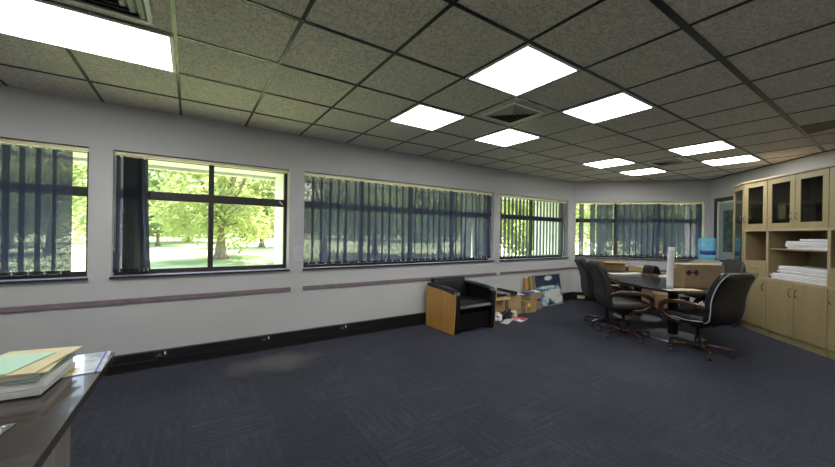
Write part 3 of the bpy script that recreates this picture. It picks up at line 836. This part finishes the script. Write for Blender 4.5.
bd = empty('open_binder', (6.55, 2.68, TZ + .001), R(-32), 'black ring binder standing open with its curved spine, on the meeting table', 'binder')
m = MB(Matrix.Rotation(R(-33), 4, 'Y')); m.box(-.29, .02, -.13, .13, 0.0, .006); o = m.build('cover', M['blackp'], bd); o.location = (0, 0, .01)
m = MB(); m.sweep(spl([(.02, 0, .012), (.03, 0, .10), (.06, 0, .165), (.12, 0, .15), (.16, 0, .08), (.17, 0, .01)], 6), rsec(.24, .006), side=(0, 1, 0)); m.build('spine', M['blackp'], bd)
m = MB(); m.box(-.02, .24, -.12, .12, 0, .02); m.build('wooden_tray', mat('brown_tray', (.20, .10, .045), .5), bd, bevel=.003)
def far_box(a, b, z, sx, sy, sz, l, mm=None, fl=None, rz=0): return cbox('cardboard_box', (*ab(a, b)[:2], z), R(-45 + rz), sx, sy, sz, l, mm, fl)
far_box(1.90, .30, 0, .44, .36, .30, 'bottom cardboard box of the tall stack under the end window')
far_box(1.90, .30, .302, .42, .36, .30, 'middle cardboard box of the tall stack under the end window', M['card2'], None, 2)
far_box(1.92, .31, .604, .42, .34, .28, 'topmost cardboard box of the tall stack under the end window, rising behind the table', None, (8, 20), -2)
far_box(1.43, .32, 0, .42, .38, .28, 'bottom cardboard box of the lower stack under the end window', M['card'])
far_box(1.43, .32, .282, .42, .36, .25, 'middle cardboard box of the lower stack under the end window', M['card2'])
far_box(1.43, .31, .534, .43, .34, .24, 'topmost cardboard box of the lower stack under the end window')
far_box(.98, .36, 0, .42, .36, .28, 'single low cardboard box on the carpet right of the stacks under the end window')
sheet('loose_paper', ab(1.50, .33).x, ab(1.50, .33).y, .782, R(135), .44, .2, M['paper'], 'white curling sheet resting on the lower box stack by the end window', .003, 'paper', .10)
# ------------------------------------------------------------------ executive chairs
def exec_chair(loc, rz, label, lm, piping=False):
    r = empty('office_chair', loc, rz, label, 'chair', 'high-backed office chairs round the meeting table')
    # seat cushion
    m = MB(); sec = rsec(.50, .11, .45, 4)
    m.sweep(spl([(0, .27, .42), (0, .25, .448), (0, .12, .462), (0, -.05, .452), (0, -.2, .445), (0, -.23, .45)], 5), sec, side=(1, 0, 0), scale=None)
    m.build('seat', lm, r, subsurf=1)
    # backrest with a lumbar swell
    cl = spl([(0, -.19, .43), (0, -.25, .47), (0, -.275, .58), (0, -.285, .72), (0, -.33, .88), (0, -.385, .985), (0, -.41, 1.02)], 5)
    nn = len(cl); sc = []
    for i in range(nn):
        t = i / (nn - 1); w = .93 + .13 * math.sin(PI * min(1, t * 1.15)); d = 1.0
        if t > .9: d = 1 - (t - .9) * 4; w *= 1 - (t - .9) * 1.1
        if t < .1: d = .7 + t * 3
        sc.append((w, d))
    m = MB(); m.sweep(cl, rsec(.52, .10, .45, 4), side=(1, 0, 0), scale=sc); m.build('backrest', lm, r, subsurf=1)
    if piping:
        pts = []
        for i, p in enumerate(cl): pts.append(Vector(p) + Vector((.262 * sc[i][0], -.035, .0)))
        top = [Vector((x, -.45, 1.035)) for x in (.22, .1, 0, -.1, -.22)]
        pts2 = [Vector((-q.x, q.y, q.z)) for q in pts[::-1]]
        m = MB(); m.tube(pts[:-2] + top + pts2[2:], .006, 6); m.build('piping', M['piping'], r)
        for s in (-1, 1):
            m = MB(); m.tube(spl([(s * .252, -.22, .45), (s * .255, -.05, .43), (s * .255, .1, .44), (s * .25, .26, .42)], 5), .006, 6); m.build('piping', M['piping'], r)
    else:
        m = MB()
        for z, y in ((.60, -.227), (.72, -.236), (.84, -.27)): m.tube([(x * .05, y + .0, z) for x in range(-5, 6)], .004, 5)
        m.build('seam', M['blackp'], r)
    for s in (-1, 1):
        m = MB()
        path = spl([(s * .27, -.25, .60), (s * .295, -.17, .635), (s * .305, 0, .645), (s * .30, .14, .628), (s * .292, .225, .575), (s * .285, .225, .49), (s * .27, .15, .42), (s * .235, .03, .385)], 6)
        k = len(path); m.sweep(path, rsec(.055, .030, .4, 3), up=(s, 0, .001), scale=[(1, 1)] * k)
        m.build('armrest', M['cherry'], r)
    m = MB(); m.box(-.13, .13, -.16, .12, .36, .385); m.box(-.05, .05, -.08, .06, .31, .36); m.build('seat_plate', M['blackp'], r, bevel=.006)
    m = MB(); m.tube([(0.05, 0, .345), (.17, .0, .345), (.24, .0, .35)], .006, 6); m.lathe([(0, -.0), (.012, 0), (.012, .05), (0, .05)], 8, mtx=Matrix.Translation((.22, 0, .35)) @ Matrix.Rotation(R(90), 4, 'Y')); m.build('lever', M['blackp'], r)
    m = MB(); m.lathe([(.0, .07), (.032, .07), (.032, .2), (.018, .2), (.018, .312), (0, .312)], 16); m.build('gas_column', M['blackp'], r)
    m = MB(); m.lathe([(0, .06), (.055, .06), (.06, .09), (.05, .12), (0, .125)], 18); m.build('hub', M['blackp'], r)
    for k in range(5):
        a = R(72 * k + 18); mt = Matrix.Rotation(a, 4, 'Z')
        m = MB(mt); m.sweep(spl([(.04, 0, .098), (.15, 0, .10), (.26, 0, .088), (.325, 0, .078)], 4), rsec(.056, .028, .35, 2), scale=[(1 - .35 * i / 12, 1 - .2 * i / 12) for i in range(13)])
        lg = m.build('base_leg', M['cherry'], r)
        m = MB(mt @ Matrix.Translation((.315, 0, 0)) @ Matrix.Rotation(R(50 * k + 20), 4, 'Z'))
        for s in (-1, 1): m.lathe([(0, -.009), (.022, -.009), (.027, -.006), (.027, .006), (.022, .009), (0, .009)], 14, mtx=Matrix.Translation((0, s * .014, .0275)) @ Matrix.Rotation(R(90), 4, 'X'))
        m.lathe([(0, .03), (.007, .03), (.007, .066), (0, .066)], 8)
        m.build('caster', M['caster'], lg)
    return r
def facing(v): return math.atan2(-v[0], v[1])
fa = -EA
exec_chair((*ab(2.56, 2.75)[:2], 0), facing((.70, -.71)), 'brown leather office chair nearest the windows, seat pushed to the table side', M['brown_leather'])
exec_chair((*ab(2.59, 2.17)[:2], 0), facing((.68, -.73)), 'dark office chair standing directly behind the brown leather one by the wall', M['brown_leather'])
c3 = exec_chair((5.15, 1.53, 0), facing((.28, .96)), 'black leather office chair with pale piping seen from behind at the near table end', M['leather'], True)
exec_chair((*ab(.85, 1.55)[:2], 0), facing(EA), 'office chair between the table and the wall cabinets, mostly hidden by the black chair', M['brown_leather'])

ac_scale = (1.07, 1.06, 1.0)
c3.scale = (1.06, 1, .965)
# ------------------------------------------------------------------ armchair
ac = empty('armchair', (3.40, 3.90, 0), 0, 'black leather tub armchair with oak side panels under the widest window', 'armchair')
for s in (-1, 1):
    m = MB(); xs = s * .375
    # side view outline of the panel (y, z)
    out = [(.30, .0), (.30, .60), (.0, .585), (-.28, .570), (-.345, .55), (-.34, .3), (-.31, .0)]
    n = len(out); t = .018
    x0, x1 = (xs - t, xs) if s > 0 else (xs, xs + t)
    vs = [(x0 + (.0 if y < .1 else -s * -.0), y, z) for y, z in out] + [(x1, y, z) for y, z in out]
    m._f(vs, [tuple(range(n)), tuple(range(n, 2 * n))[::-1]] + [(i, n + i, n + (i + 1) % n, (i + 1) % n) for i in range(n)])
    m.build('side_panel', M['oak'], ac, bevel=.004)
    m = MB(); path = spl([(s * .315, .28, .615), (s * .318, .0, .605), (s * .322, -.24, .582), (s * .324, -.315, .55), (s * .322, -.325, .46), (s * .320, -.318, .2), (s * .318, -.30, .015)], 6)
    k = len(path); m.sweep(path, rsec(.115, .055, .4, 4), side=(1, 0, 0), scale=[(1 if i < k * .4 else max(.55, 1 - (i / k - .4) * 2), 1) for i in range(k)]); m.build('arm_pad', M['leather'], ac)
    m = MB(); m.box(min(s * .305, s * .355), max(s * .305, s * .355), -.29, .29, .03, .59); m.build('arm_inner', M['leather'], ac, bevel=.02, segs=3)
m = MB(); m.sweep(spl([(0, .20, .30), (0, .22, .45), (0, .25, .60), (0, .27, .68), (0, .275, .70)], 5), rsec(.60, .13, .45, 4), side=(1, 0, 0)); m.build('backrest', M['leather'], ac, subsurf=1)
m = MB(); m.sweep(spl([(0, .22, .33), (0, .0, .345), (0, -.2, .355), (0, -.28, .345), (0, -.315, .31)], 5), rsec(.60, .15, .4, 4), side=(1, 0, 0)); m.build('seat_cushion', M['leather'], ac, subsurf=1)
m = MB(); m.box(-.302, .302, -.285, .28, .03, .27); m.build('base', M['leather'], ac, bevel=.015, segs=3)

ac.scale = ac_scale
# ------------------------------------------------------------------ painting leaning on the wall
pw, ph = .84, .62
lean = math.atan2(.10, .61)
pt = empty('framed_painting', (5.945, 4.105, .004), 0, 'blue and white abstract seascape painting leaning against the wall below the rail', 'painting', rot=(-lean, 0, R(0)))
m = MB(); q = .018
for a in ((-pw / 2, -pw / 2 + q, 0, ph), (pw / 2 - q, pw / 2, 0, ph), (-pw / 2 + q, pw / 2 - q, ph - q, ph), (-pw / 2 + q, pw / 2 - q, 0, q)): m.box(a[0], a[1], -.004, .022, a[2], a[3])
m.build('frame', mat('champagne_frame', (.42, .38, .28), .35, .4), pt, bevel=.003)
def seascape(nt, b):
    tc = N(nt, 'ShaderNodeTexCoord'); sp = N(nt, 'ShaderNodeSeparateXYZ'); nt.links.new(tc.outputs['Object'], sp.inputs[0])
    def mth(op, a, c=None, d=None):
        m = N(nt, 'ShaderNodeMath', operation=op)
        for i, q in enumerate((a, c, d)):
            if q is None: continue
            if isinstance(q, (int, float)): m.inputs[i].default_value = q
            else: nt.links.new(q, m.inputs[i])
        return m.outputs[0]
    n = noise_tex(nt, tc.outputs['Object'], 4.5, 5, .65); n3 = noise_tex(nt, tc.outputs['Object'], 14, 3, .6)
    X, Zc = sp.outputs[0], sp.outputs[2]
    def blob(cx, cz, rx, rz):
        dx = mth('DIVIDE', mth('SUBTRACT', X, cx), rx); dz = mth('DIVIDE', mth('SUBTRACT', Zc, cz), rz)
        return mth('SUBTRACT', 1, mth('SQRT', mth('ADD', mth('MULTIPLY', dx, dx), mth('MULTIPLY', dz, dz))))
    v = blob(.06, .23, .28, .12)
    for bb in ((-.16, .10, .14, .10), (.22, .12, .20, .10), (.02, .54, .12, .05), (-.02, .36, .36, .035), (.30, .28, .1, .12)): v = mth('MAXIMUM', v, blob(*bb))
    v = mth('MINIMUM', mth('MAXIMUM', v, -.5), .35)
    v = mth('ADD', v, mth('MULTIPLY', mth('SUBTRACT', n, .5), 1.5))
    v = mth('ADD', v, mth('MULTIPLY', mth('SUBTRACT', n3, .5), .5))
    c = ramp(nt, mth('MULTIPLY_ADD', v, .5, .5), [(.22, (.016, .022, .045)), (.40, (.02, .045, .10)), (.50, (.04, .16, .33)), (.58, (.2, .38, .5)), (.64, (.60, .62, .52))])
    nt.links.new(c, b.inputs['Base Color'])
m = MB(); m.box(-pw / 2 + q, pw / 2 - q, .002, .012, q, ph - q); m.build('canvas', mat('seascape_paint', rough=.3, build=seascape), pt)
for k, (x, w, h, y, mm, l) in enumerate(((5.80, .74, .60, (4.150, .085), M['card2'], 'brown board leaning between the blue painting and the wall'), (5.68, .72, .565, (4.190, .075), M['oak'], 'orange-brown wooden board leaning closest to the wall behind the blue painting'))):
    e = empty('leaning_board', (x, y[0], .003), 0, l, 'board', rot=(-math.atan2(y[1], h), 0, 0))
    m = MB(); m.box(-w / 2, w / 2, 0, .012, 0, h); m.build('panel', mm, e, bevel=.002)
    m = MB(); m.box(-w / 2, -w / 2 + .03, -.004, 0, 0, h); m.box(w / 2 - .03, w / 2, -.004, 0, 0, h); m.box(-w / 2 + .03, w / 2 - .03, -.004, 0, h - .03, h); m.build('edge_strip', mm, e)

# ------------------------------------------------------------------ boxes by the armchair
B = 'cardboard box '
cbox('cardboard_box', (4.17, 4.08, 0), R(2), .50, .26, .10, 'flat cardboard box at the bottom beside the armchair', M['card2'])
cbox('cardboard_box', (4.20, 4.06, .104), R(-3), .42, .28, .25, 'open-topped cardboard box nearest the armchair, full of papers', M['card'], (10, 30))
cbox('cardboard_box', (4.76, 4.07, 0), R(5), .34, .26, .11, 'low cardboard box on the carpet in the middle of the box pile', M['card2'])
cbox('cardboard_box', (4.70, 4.08, .114), R(3), .34, .25, .20, 'tan cardboard box second from the armchair, upper row', M['card'])
cbox('cardboard_box', (5.12, 4.06, 0), R(-4), .28, .26, .20, 'tan cardboard box with a yellow patch in the middle of the pile', M['card'])
m = MB(); m.lathe([(0, -.0012), (.05, -.0012), (.05, 0), (0, 0)], 18, mtx=Matrix.Translation((5.06, 3.9245, .12)) @ Matrix.Rotation(R(90), 4, 'X')); tag(m.build('sticker', M['yellow']), 'round yellow sticker on the front of a box in the pile', 'sticker')
cbox('cardboard_box', (5.40, 4.12, 0), R(2), .26, .22, .14, 'small cardboard box at the painting end of the pile, lower', M['card2'])
cbox('cardboard_box', (5.32, 4.10, .205), R(6), .40, .22, .12, 'shallow cardboard box on top at the painting end of the pile', M['card'])
def folder(x, y, z, rx, ry, rz, w, h, t, mt, name, label, cat):
    m = MB(); m.box(-w / 2, w / 2, -h / 2, h / 2, 0, t); o = m.build(name, mt, bevel=.002); o.location = (x, y, z); o.rotation_euler = (R(rx), R(ry), R(rz)); return tag(o, label, cat)
folder(4.33, 4.02, .362, 0, 4, 20, .30, .22, .03, M['blackp'], 'document_folder', 'black folder lying on the open box beside the armchair', 'folder')
folder(4.58, 4.03, .385, -8, 12, -25, .34, .10, .05, M['blackp'], 'black_case', 'long black case tilted across the top of the boxes', 'case')
folder(4.70, 4.12, .332, 1, 0, 15, .30, .21, .02, M['paper2'], 'paper_bundle', 'greyish papers on top of the second box from the armchair', 'paper')
folder(4.86, 4.10, .33, 0, 6, -10, .26, .2, .015, M['paper'], 'loose_paper', 'white papers heaped on the middle of the box pile', 'paper')
folder(5.16, 4.03, .330, 0, 3, 12, .24, .12, .03, M['blue'], 'packet', 'blue and white packet lying on the shallow top box', 'packet')
folder(5.34, 4.06, .328, 0, -2, -6, .22, .14, .018, M['paper'], 'envelope', 'white envelope on the shallow top box by the painting', 'envelope')
folder(5.44, 4.02, .327, 0, 2, 30, .10, .05, .012, M['yellow'], 'highlighter_pack', 'small yellow packet at the painting end of the box tops', 'packet')
# things on the carpet before the boxes
def crumple(name, loc, s, mt, label, cat, seed):
    m = MB(); bmesh.ops.create_icosphere(m.bm, subdivisions=3, radius=1)
    for v in m.bm.verts:
        n = noise.noise(v.co * 1.7 + Vector((seed, 0, 0))) * .45 + noise.noise(v.co * 5 + Vector((0, seed, 0))) * .15
        v.co = Vector((v.co.x * s[0], v.co.y * s[1], max(v.co.z, -.6) * s[2])) * (1 + n)
    mz = min(v.co.z for v in m.bm.verts)
    for v in m.bm.verts: v.co.z -= mz
    o = m.build(name, mt); o.location = loc; return tag(o, label, cat)
crumple('plastic_bag', (4.13, 3.83, .001), (.10, .07, .07), M['paper'], 'crumpled white plastic bag on the carpet beside the armchair', 'bag', 3)
crumple('plastic_bag', (4.36, 3.82, .001), (.09, .06, .09), M['blackp'], 'crumpled black bag on the carpet in front of the boxes', 'bag', 8)
crumple('paper_bag', (4.53, 3.84, .001), (.07, .045, .07), M['manila'], 'crumpled tan paper bag on the carpet in front of the boxes', 'bag', 5)
sheet('loose_paper', 4.22, 3.70, .001, R(25), .30, .12, M['paper2'], 'grey paper strip on the carpet in front of the white bag', .006, 'paper', .01)
mg = empty('magazine', (4.50, 3.70, .001), R(18), 'red and white magazine lying on the carpet in front of the boxes', 'magazine')
m = MB(); m.box(-.14, .14, -.10, .10, 0, .012); m.build('pages', M['paper'], mg)
m = MB(); m.box(-.02, .14, -.10, .10, .0122, .0135); m.box(-.14, -.06, -.02, .06, .0122, .0135); tag(m.build('cover_print', M['red'], mg), 'red printed cover')

# ------------------------------------------------------------------ desk at the left front
dk = empty('desk', (0, 0, 0), 0, 'dark-topped office desk cut by the left edge, papers at its far corner', 'desk')
DX = -.33
m = MB(); m.box(-2.1, DX, .45, 2.372, .70, .74); m.build('desktop', M['desk'], dk, bevel=.003)
m = MB(); m.box(DX - .055, DX - .03, .55, 1.80, 0, .6995); m.build('side_panel', M['desk_panel'], dk, bevel=.002)
m = MB(); m.box(-2.0, -1.975, .55, 1.80, 0, .6995); m.build('side_panel', M['desk_panel'], dk, bevel=.002)
m = MB(); m.box(-1.974, DX - .056, 1.78, 1.80, .15, .6995); m.build('back_panel', M['desk_panel'], dk, bevel=.002)
def mag(nt, b):
    tc = N(nt, 'ShaderNodeTexCoord'); sp = N(nt, 'ShaderNodeSeparateXYZ'); nt.links.new(tc.outputs['Object'], sp.inputs[0])
    n = noise_tex(nt, tc.outputs['Object'], 14, 3)
    c = ramp(nt, n, [(.35, (.30, .33, .42)), (.55, (.55, .57, .62)), (.7, (.68, .68, .68))])
    st = N(nt, 'ShaderNodeMath', operation='PINGPONG'); nt.links.new(sp.outputs[0], st.inputs[0]); st.inputs[1].default_value = .055
    msk = N(nt, 'ShaderNodeMath', operation='LESS_THAN'); nt.links.new(st.outputs[0], msk.inputs[0]); msk.inputs[1].default_value = .004
    mc = N(nt, 'ShaderNodeMix', data_type='RGBA'); nt.links.new(msk.outputs[0], mc.inputs[0]); nt.links.new(c, mc.inputs[6]); mc.inputs[7].default_value = (.08, .14, .5, 1)
    nt.links.new(mc.outputs[2], b.inputs['Base Color'])
br = empty('brochure', (-.455, 2.205, .7405), R(2), 'glossy blue and white brochure at the far corner of the desk', 'brochure')
m = MB(); m.box(-.13, .13, -.155, .155, 0, .004); m.build('pages', mat('brochure_print', rough=.15, build=mag, coat=.5), br)
m = MB(); m.box(-.02, .05, -.14, -.06, .0042, .0048); tag(m.build('printed_photo', mat('ochre_photo', rough=.2, build=noisy((.5, .28, .02), (.75, .55, .1), 30)), br), 'yellow printed photo')
# pile of folders
z = .7455; random.seed(11)
specs = [(.018, M['paper2'], 'document_folder', 'greyish folder at the bottom of the desk pile', 'folder', .25, .36, 0), (.024, M['paper'], 'paper_bundle', 'white paper bundle second from the bottom of the desk pile', 'paper', .24, .34, 3),
         (.006, mat('grey_green_card', (.25, .32, .29), .6), 'document_folder', 'grey green folder in the middle of the desk pile', 'folder', .25, .36, -4), (.010, M['paper2'], 'paper_bundle', 'thin pale sheaf just under the manila folders of the desk pile', 'paper', .23, .33, 2),
         (.006, M['manila'], 'manila_folder', 'lower manila folder of the desk pile', 'folder', .25, .36, 5), (.005, M['manila'], 'manila_folder', 'upper manila folder under the mint one on the desk pile', 'folder', .25, .37, -7),
         (.003, M['mint'], 'mint_folder', 'mint green folder lying on top of the desk pile', 'folder', .20, .28, -12)]
for k, (t, mt, nm, lb, ct, w, h, rz) in enumerate(specs):
    cx, cy = (-.570, 2.035) if k < 6 else (-.605, 2.02)
    if k == 5: cx, cy = -.560, 2.05
    h *= .88; t *= 1.2
    folder(cx + random.uniform(-.006, .006), cy + random.uniform(-.008, .008), z, 0, 0, rz - 6, w, h, t, mt, nm, lb, ct); z += t + .0015
# foil strip at the frame edge
m = MB(); m.box(-.05, .05, -.075, .075, 0, .003)
for i in range(3):
    for j in range(5): m.lathe([(.013, .003), (.011, .007), (0, .008)], 10, (-.03 + .03 * i, -.056 + .028 * j))
o = m.build('blister_pack', mat('crinkled_foil', rough=.25, metal=1, build=noisy((.3, .3, .32), (.75, .75, .78), 30, bs=.5))); o.location = (-.525, 1.58, .7405); o.rotation_euler = (0, 0, R(-12)); tag(o, 'silver foil pack on the desk cut by the left edge', 'pack')

# ------------------------------------------------------------------ outdoors
m = MB(); vs = []; fs = []; nx, ny = 60, 50
def gz(x, y): 
    d = max(0, math.hypot(max(x - 4, 0) * .6, max(y - 6, 0)) - 6); return -.30 + .021 * min(d, 40) + .25 * noise.noise(Vector((x * .06, y * .06, 0))) * min(1, d / 10)
for j in range(ny + 1):
    for i in range(nx + 1):
        x = -60 + 160 * i / nx; y = -30 + 120 * j / ny; vs.append((x, y, gz(x, y)))
for j in range(ny):
    for i in range(nx): a = j * (nx + 1) + i; fs.append((a, a + 1, a + nx + 2, a + nx + 1))
m._f(vs, fs, True); g = m.build('ground', M['grass']); tag(g, 'sunlit lawn outside the windows', kind='structure')

def tree(x, y, h, cr, th, leafm, label, seed, nleaf=9000, ls=.11, tr=.22, lean=0, grp='trees on the lawn outside'):
    random.seed(seed); r = empty('tree', (x, y, gz(x, y) - .05), 0, label, 'tree', grp)
    m = MB(); top = Vector((lean, 0, th))
    m.sweep(spl([(0, 0, 0), (lean * .3, .05, th * .5), tuple(top), (lean * 1.5, .1, h * .7)], 5), [(math.cos(2 * PI * k / 10), math.sin(2 * PI * k / 10)) for k in range(10)], up=(0, 1, 0), scale=[tr * (1.5 if i == 0 else 1.2 if i == 1 else 1 - .055 * i) for i in range(16)])
    clumps = []
    for k in range(15):
        a = random.uniform(0, 2 * PI); u = random.uniform(0, 1); rr = cr * (u ** .5) * .78; zz = th * .75 + (h - th * .75) * random.uniform(.05, .95)
        fall = 1 - .45 * abs((zz - th) / (h - th) - .4); p = Vector((lean + rr * math.cos(a) * fall, rr * math.sin(a) * fall, zz)); clumps.append((p, cr * random.uniform(.28, .45)))
        m.sweep(spl([tuple(top), tuple(top.lerp(p, .5) + Vector((0, 0, .2))), tuple(p)], 3), [(math.cos(2 * PI * q / 5), math.sin(2 * PI * q / 5)) for q in range(5)], up=(.3, 1, 0), scale=[tr * (.45 - .06 * i) for i in range(7)])
    m.build('trunk', M['bark'], r)
    vs, fs = [], []
    for k in range(nleaf):
        p, cr_ = random.choice(clumps); d = Vector((random.gauss(0, 1), random.gauss(0, 1), random.gauss(0, .8))); d.normalize(); q = p + d * cr_ * random.uniform(.55, 1.05)
        n = Vector((random.gauss(0, 1), random.gauss(0, 1), random.gauss(0, 1) + .6)).normalized(); t1 = n.orthogonal().normalized(); t2 = n.cross(t1); s = ls * random.uniform(.6, 1.3)
        i = len(vs); vs += [q - t1 * s, q + t2 * s * .5, q + t1 * s, q - t2 * s * .5]; fs.append((i, i + 1, i + 2, i + 3))
    me = bpy.data.meshes.new('foliage'); me.from_pydata([tuple(v) for v in vs], [], fs); me.materials.append(leafm)
    o = bpy.data.objects.new('foliage', me); COL.objects.link(o); o.parent = r
    return r
fw = Vector((.5564, .8309)); rt = Vector((.8309, -.5564))
def px(x, d): v = fw * d + rt * d * (x - 417.5) / 340.4; return v.x, v.y
TR = [(221, 17.5, 6.8, 3.6, 1.7, 'leaf1', 'big yellow-green tree with a thick trunk seen through the clear window', .30), (158, 26, 6.5, 3.0, 1.9, 'leaf3', 'slender leafy tree at the left of the clear window view', .14),
      (188, 33, 8.5, 4.2, 2.2, 'leaf1', 'farther tree between the two trees in the clear window', .18), (262, 27, 7.5, 3.8, 1.8, 'leaf1', 'tree right of the thick trunk in the clear window', .22),
      (110, 30, 8, 4, 2, 'leaf3', 'tree behind the blind at the left of the clear window', .2), (50, 18, 6, 3, 1.8, 'leaf2', 'tree outside the window above the desk', .2),
      (10, 22, 7, 3.4, 1.8, 'leaf1', 'leftmost tree outside the window above the desk', .2),
      (325, 18, 6.5, 3.3, 1.7, 'leaf2', 'tree behind the left part of the widest blind', .2), (375, 22, 7.5, 3.8, 1.9, 'leaf1', 'tree behind the middle of the widest blind', .2),
      (440, 26, 6, 3.2, 2, 'leaf3', 'tree behind the right part of the widest blind', .2), (530, 22, 6, 3.4, 1.6, 'leaf1', 'tree behind the half open blind', .2),
      (600, 17, 6.5, 3.6, 1.5, 'leaf2', 'tree behind the left part of the end window', .2), (645, 15, 6.5, 3.6, 1.5, 'leaf2', 'tree behind the middle of the end window', .2), (690, 17, 7, 3.6, 1.7, 'leaf3', 'tree behind the right part of the end window', .2)]
for k, (p_, d_, h_, c_, t_, lm_, lb_, tr_) in enumerate(TR):
    x, y = px(p_, d_); tree(x, y, h_, c_, t_, M[lm_], lb_, 20 + k, 9000 if k < 5 else 5000, .13 if d_ < 20 else .18, tr_)
# hedge line far away
for k, p_ in enumerate((20, 120, 175, 245, 340, 420, 520)):
    x, y = px(p_, 48); tree(x, y, 7.0, 7.5, 1.0, M[('leaf3', 'leaf1')[k % 2]], 'distant bushy tree closing the view at the far side of the lawn', 60 + k, 5000, .34, .25, grp='distant bushy trees')

# put the origin of each thing that was laid out in wall coordinates at its own base
bpy.context.view_layer.update()
def rebase(root):
    pts = []
    for ch in [o for o in bpy.data.objects if o.parent == root]:
        if ch.type == 'MESH': pts += [ch.matrix_basis @ Vector(c) for c in ch.bound_box]
    lo = [min(p[i] for p in pts) for i in range(3)]; hi = [max(p[i] for p in pts) for i in range(3)]
    d = Vector(((lo[0] + hi[0]) / 2, (lo[1] + hi[1]) / 2, lo[2]))
    root.location = root.location + root.rotation_euler.to_matrix() @ d
    for ch in [o for o in bpy.data.objects if o.parent == root]: ch.location = ch.location - d
for o in list(bpy.data.objects):
    if o.type == 'EMPTY' and not o.parent and o.name.split('.')[0] in ('wall_cabinet', 'display_cabinet', 'low_cabinet', 'framed_print', 'vertical_blind', 'desk', 'window_1', 'window_2', 'window_3', 'window_4', 'window_5', 'window_6'):
        rebase(o)

dk.rotation_euler = (0, 0, R(-1.5)); dk.location.x -= .010
# ------------------------------------------------------------------ light, world, camera
w = bpy.data.worlds.new('sky'); scn.world = w; w.use_nodes = True; nt = w.node_tree
bg = nt.nodes['Background']; sky = nt.nodes.new('ShaderNodeTexSky'); sky.sky_type = 'NISHITA'; sky.sun_disc = False
sky.sun_elevation = R(60); sky.sun_rotation = R(27); sky.air_density = 1.3; sky.dust_density = 3.0
nt.links.new(sky.outputs[0], bg.inputs[0]); bg.inputs[1].default_value = .5
sd = bpy.data.lights.new('sun', 'SUN'); sd.energy = 12; sd.angle = R(.6); sd.color = (1, .95, .84)
so = bpy.data.objects.new('sun', sd); COL.objects.link(so)
sdir = Vector((.45, .89, 0)).normalized() * math.cos(R(64)) + Vector((0, 0, math.sin(R(64))))   # towards the sun
so.rotation_euler = sdir.to_track_quat('Z', 'Y').to_euler(); so.location = (0, -10, 20)

cd = bpy.data.cameras.new('camera'); cam = bpy.data.objects.new('camera', cd); COL.objects.link(cam)
cd.sensor_width = 36; cd.lens = 340.4 / 835 * 36; cd.shift_y = .3 / 835; cd.clip_start = .05; cd.clip_end = 400
cam.matrix_world = Matrix.Translation((0, 0, 1.38)) @ Matrix.Rotation(R(-33.81), 4, 'Z') @ Matrix.Rotation(R(90), 4, 'X') @ Matrix.Rotation(R(.889), 4, 'Z')
scn.camera = cam
vs_ = scn.view_settings; vs_.view_transform = 'Standard'; vs_.look = 'None'; vs_.exposure = 0.85; vs_.gamma = 1; vs_.use_curve_mapping = False
scn.cycles.transparent_max_bounces = 24
scn.cycles.max_bounces = 12; scn.cycles.diffuse_bounces = 6
scn.cycles.sample_clamp_indirect = 8
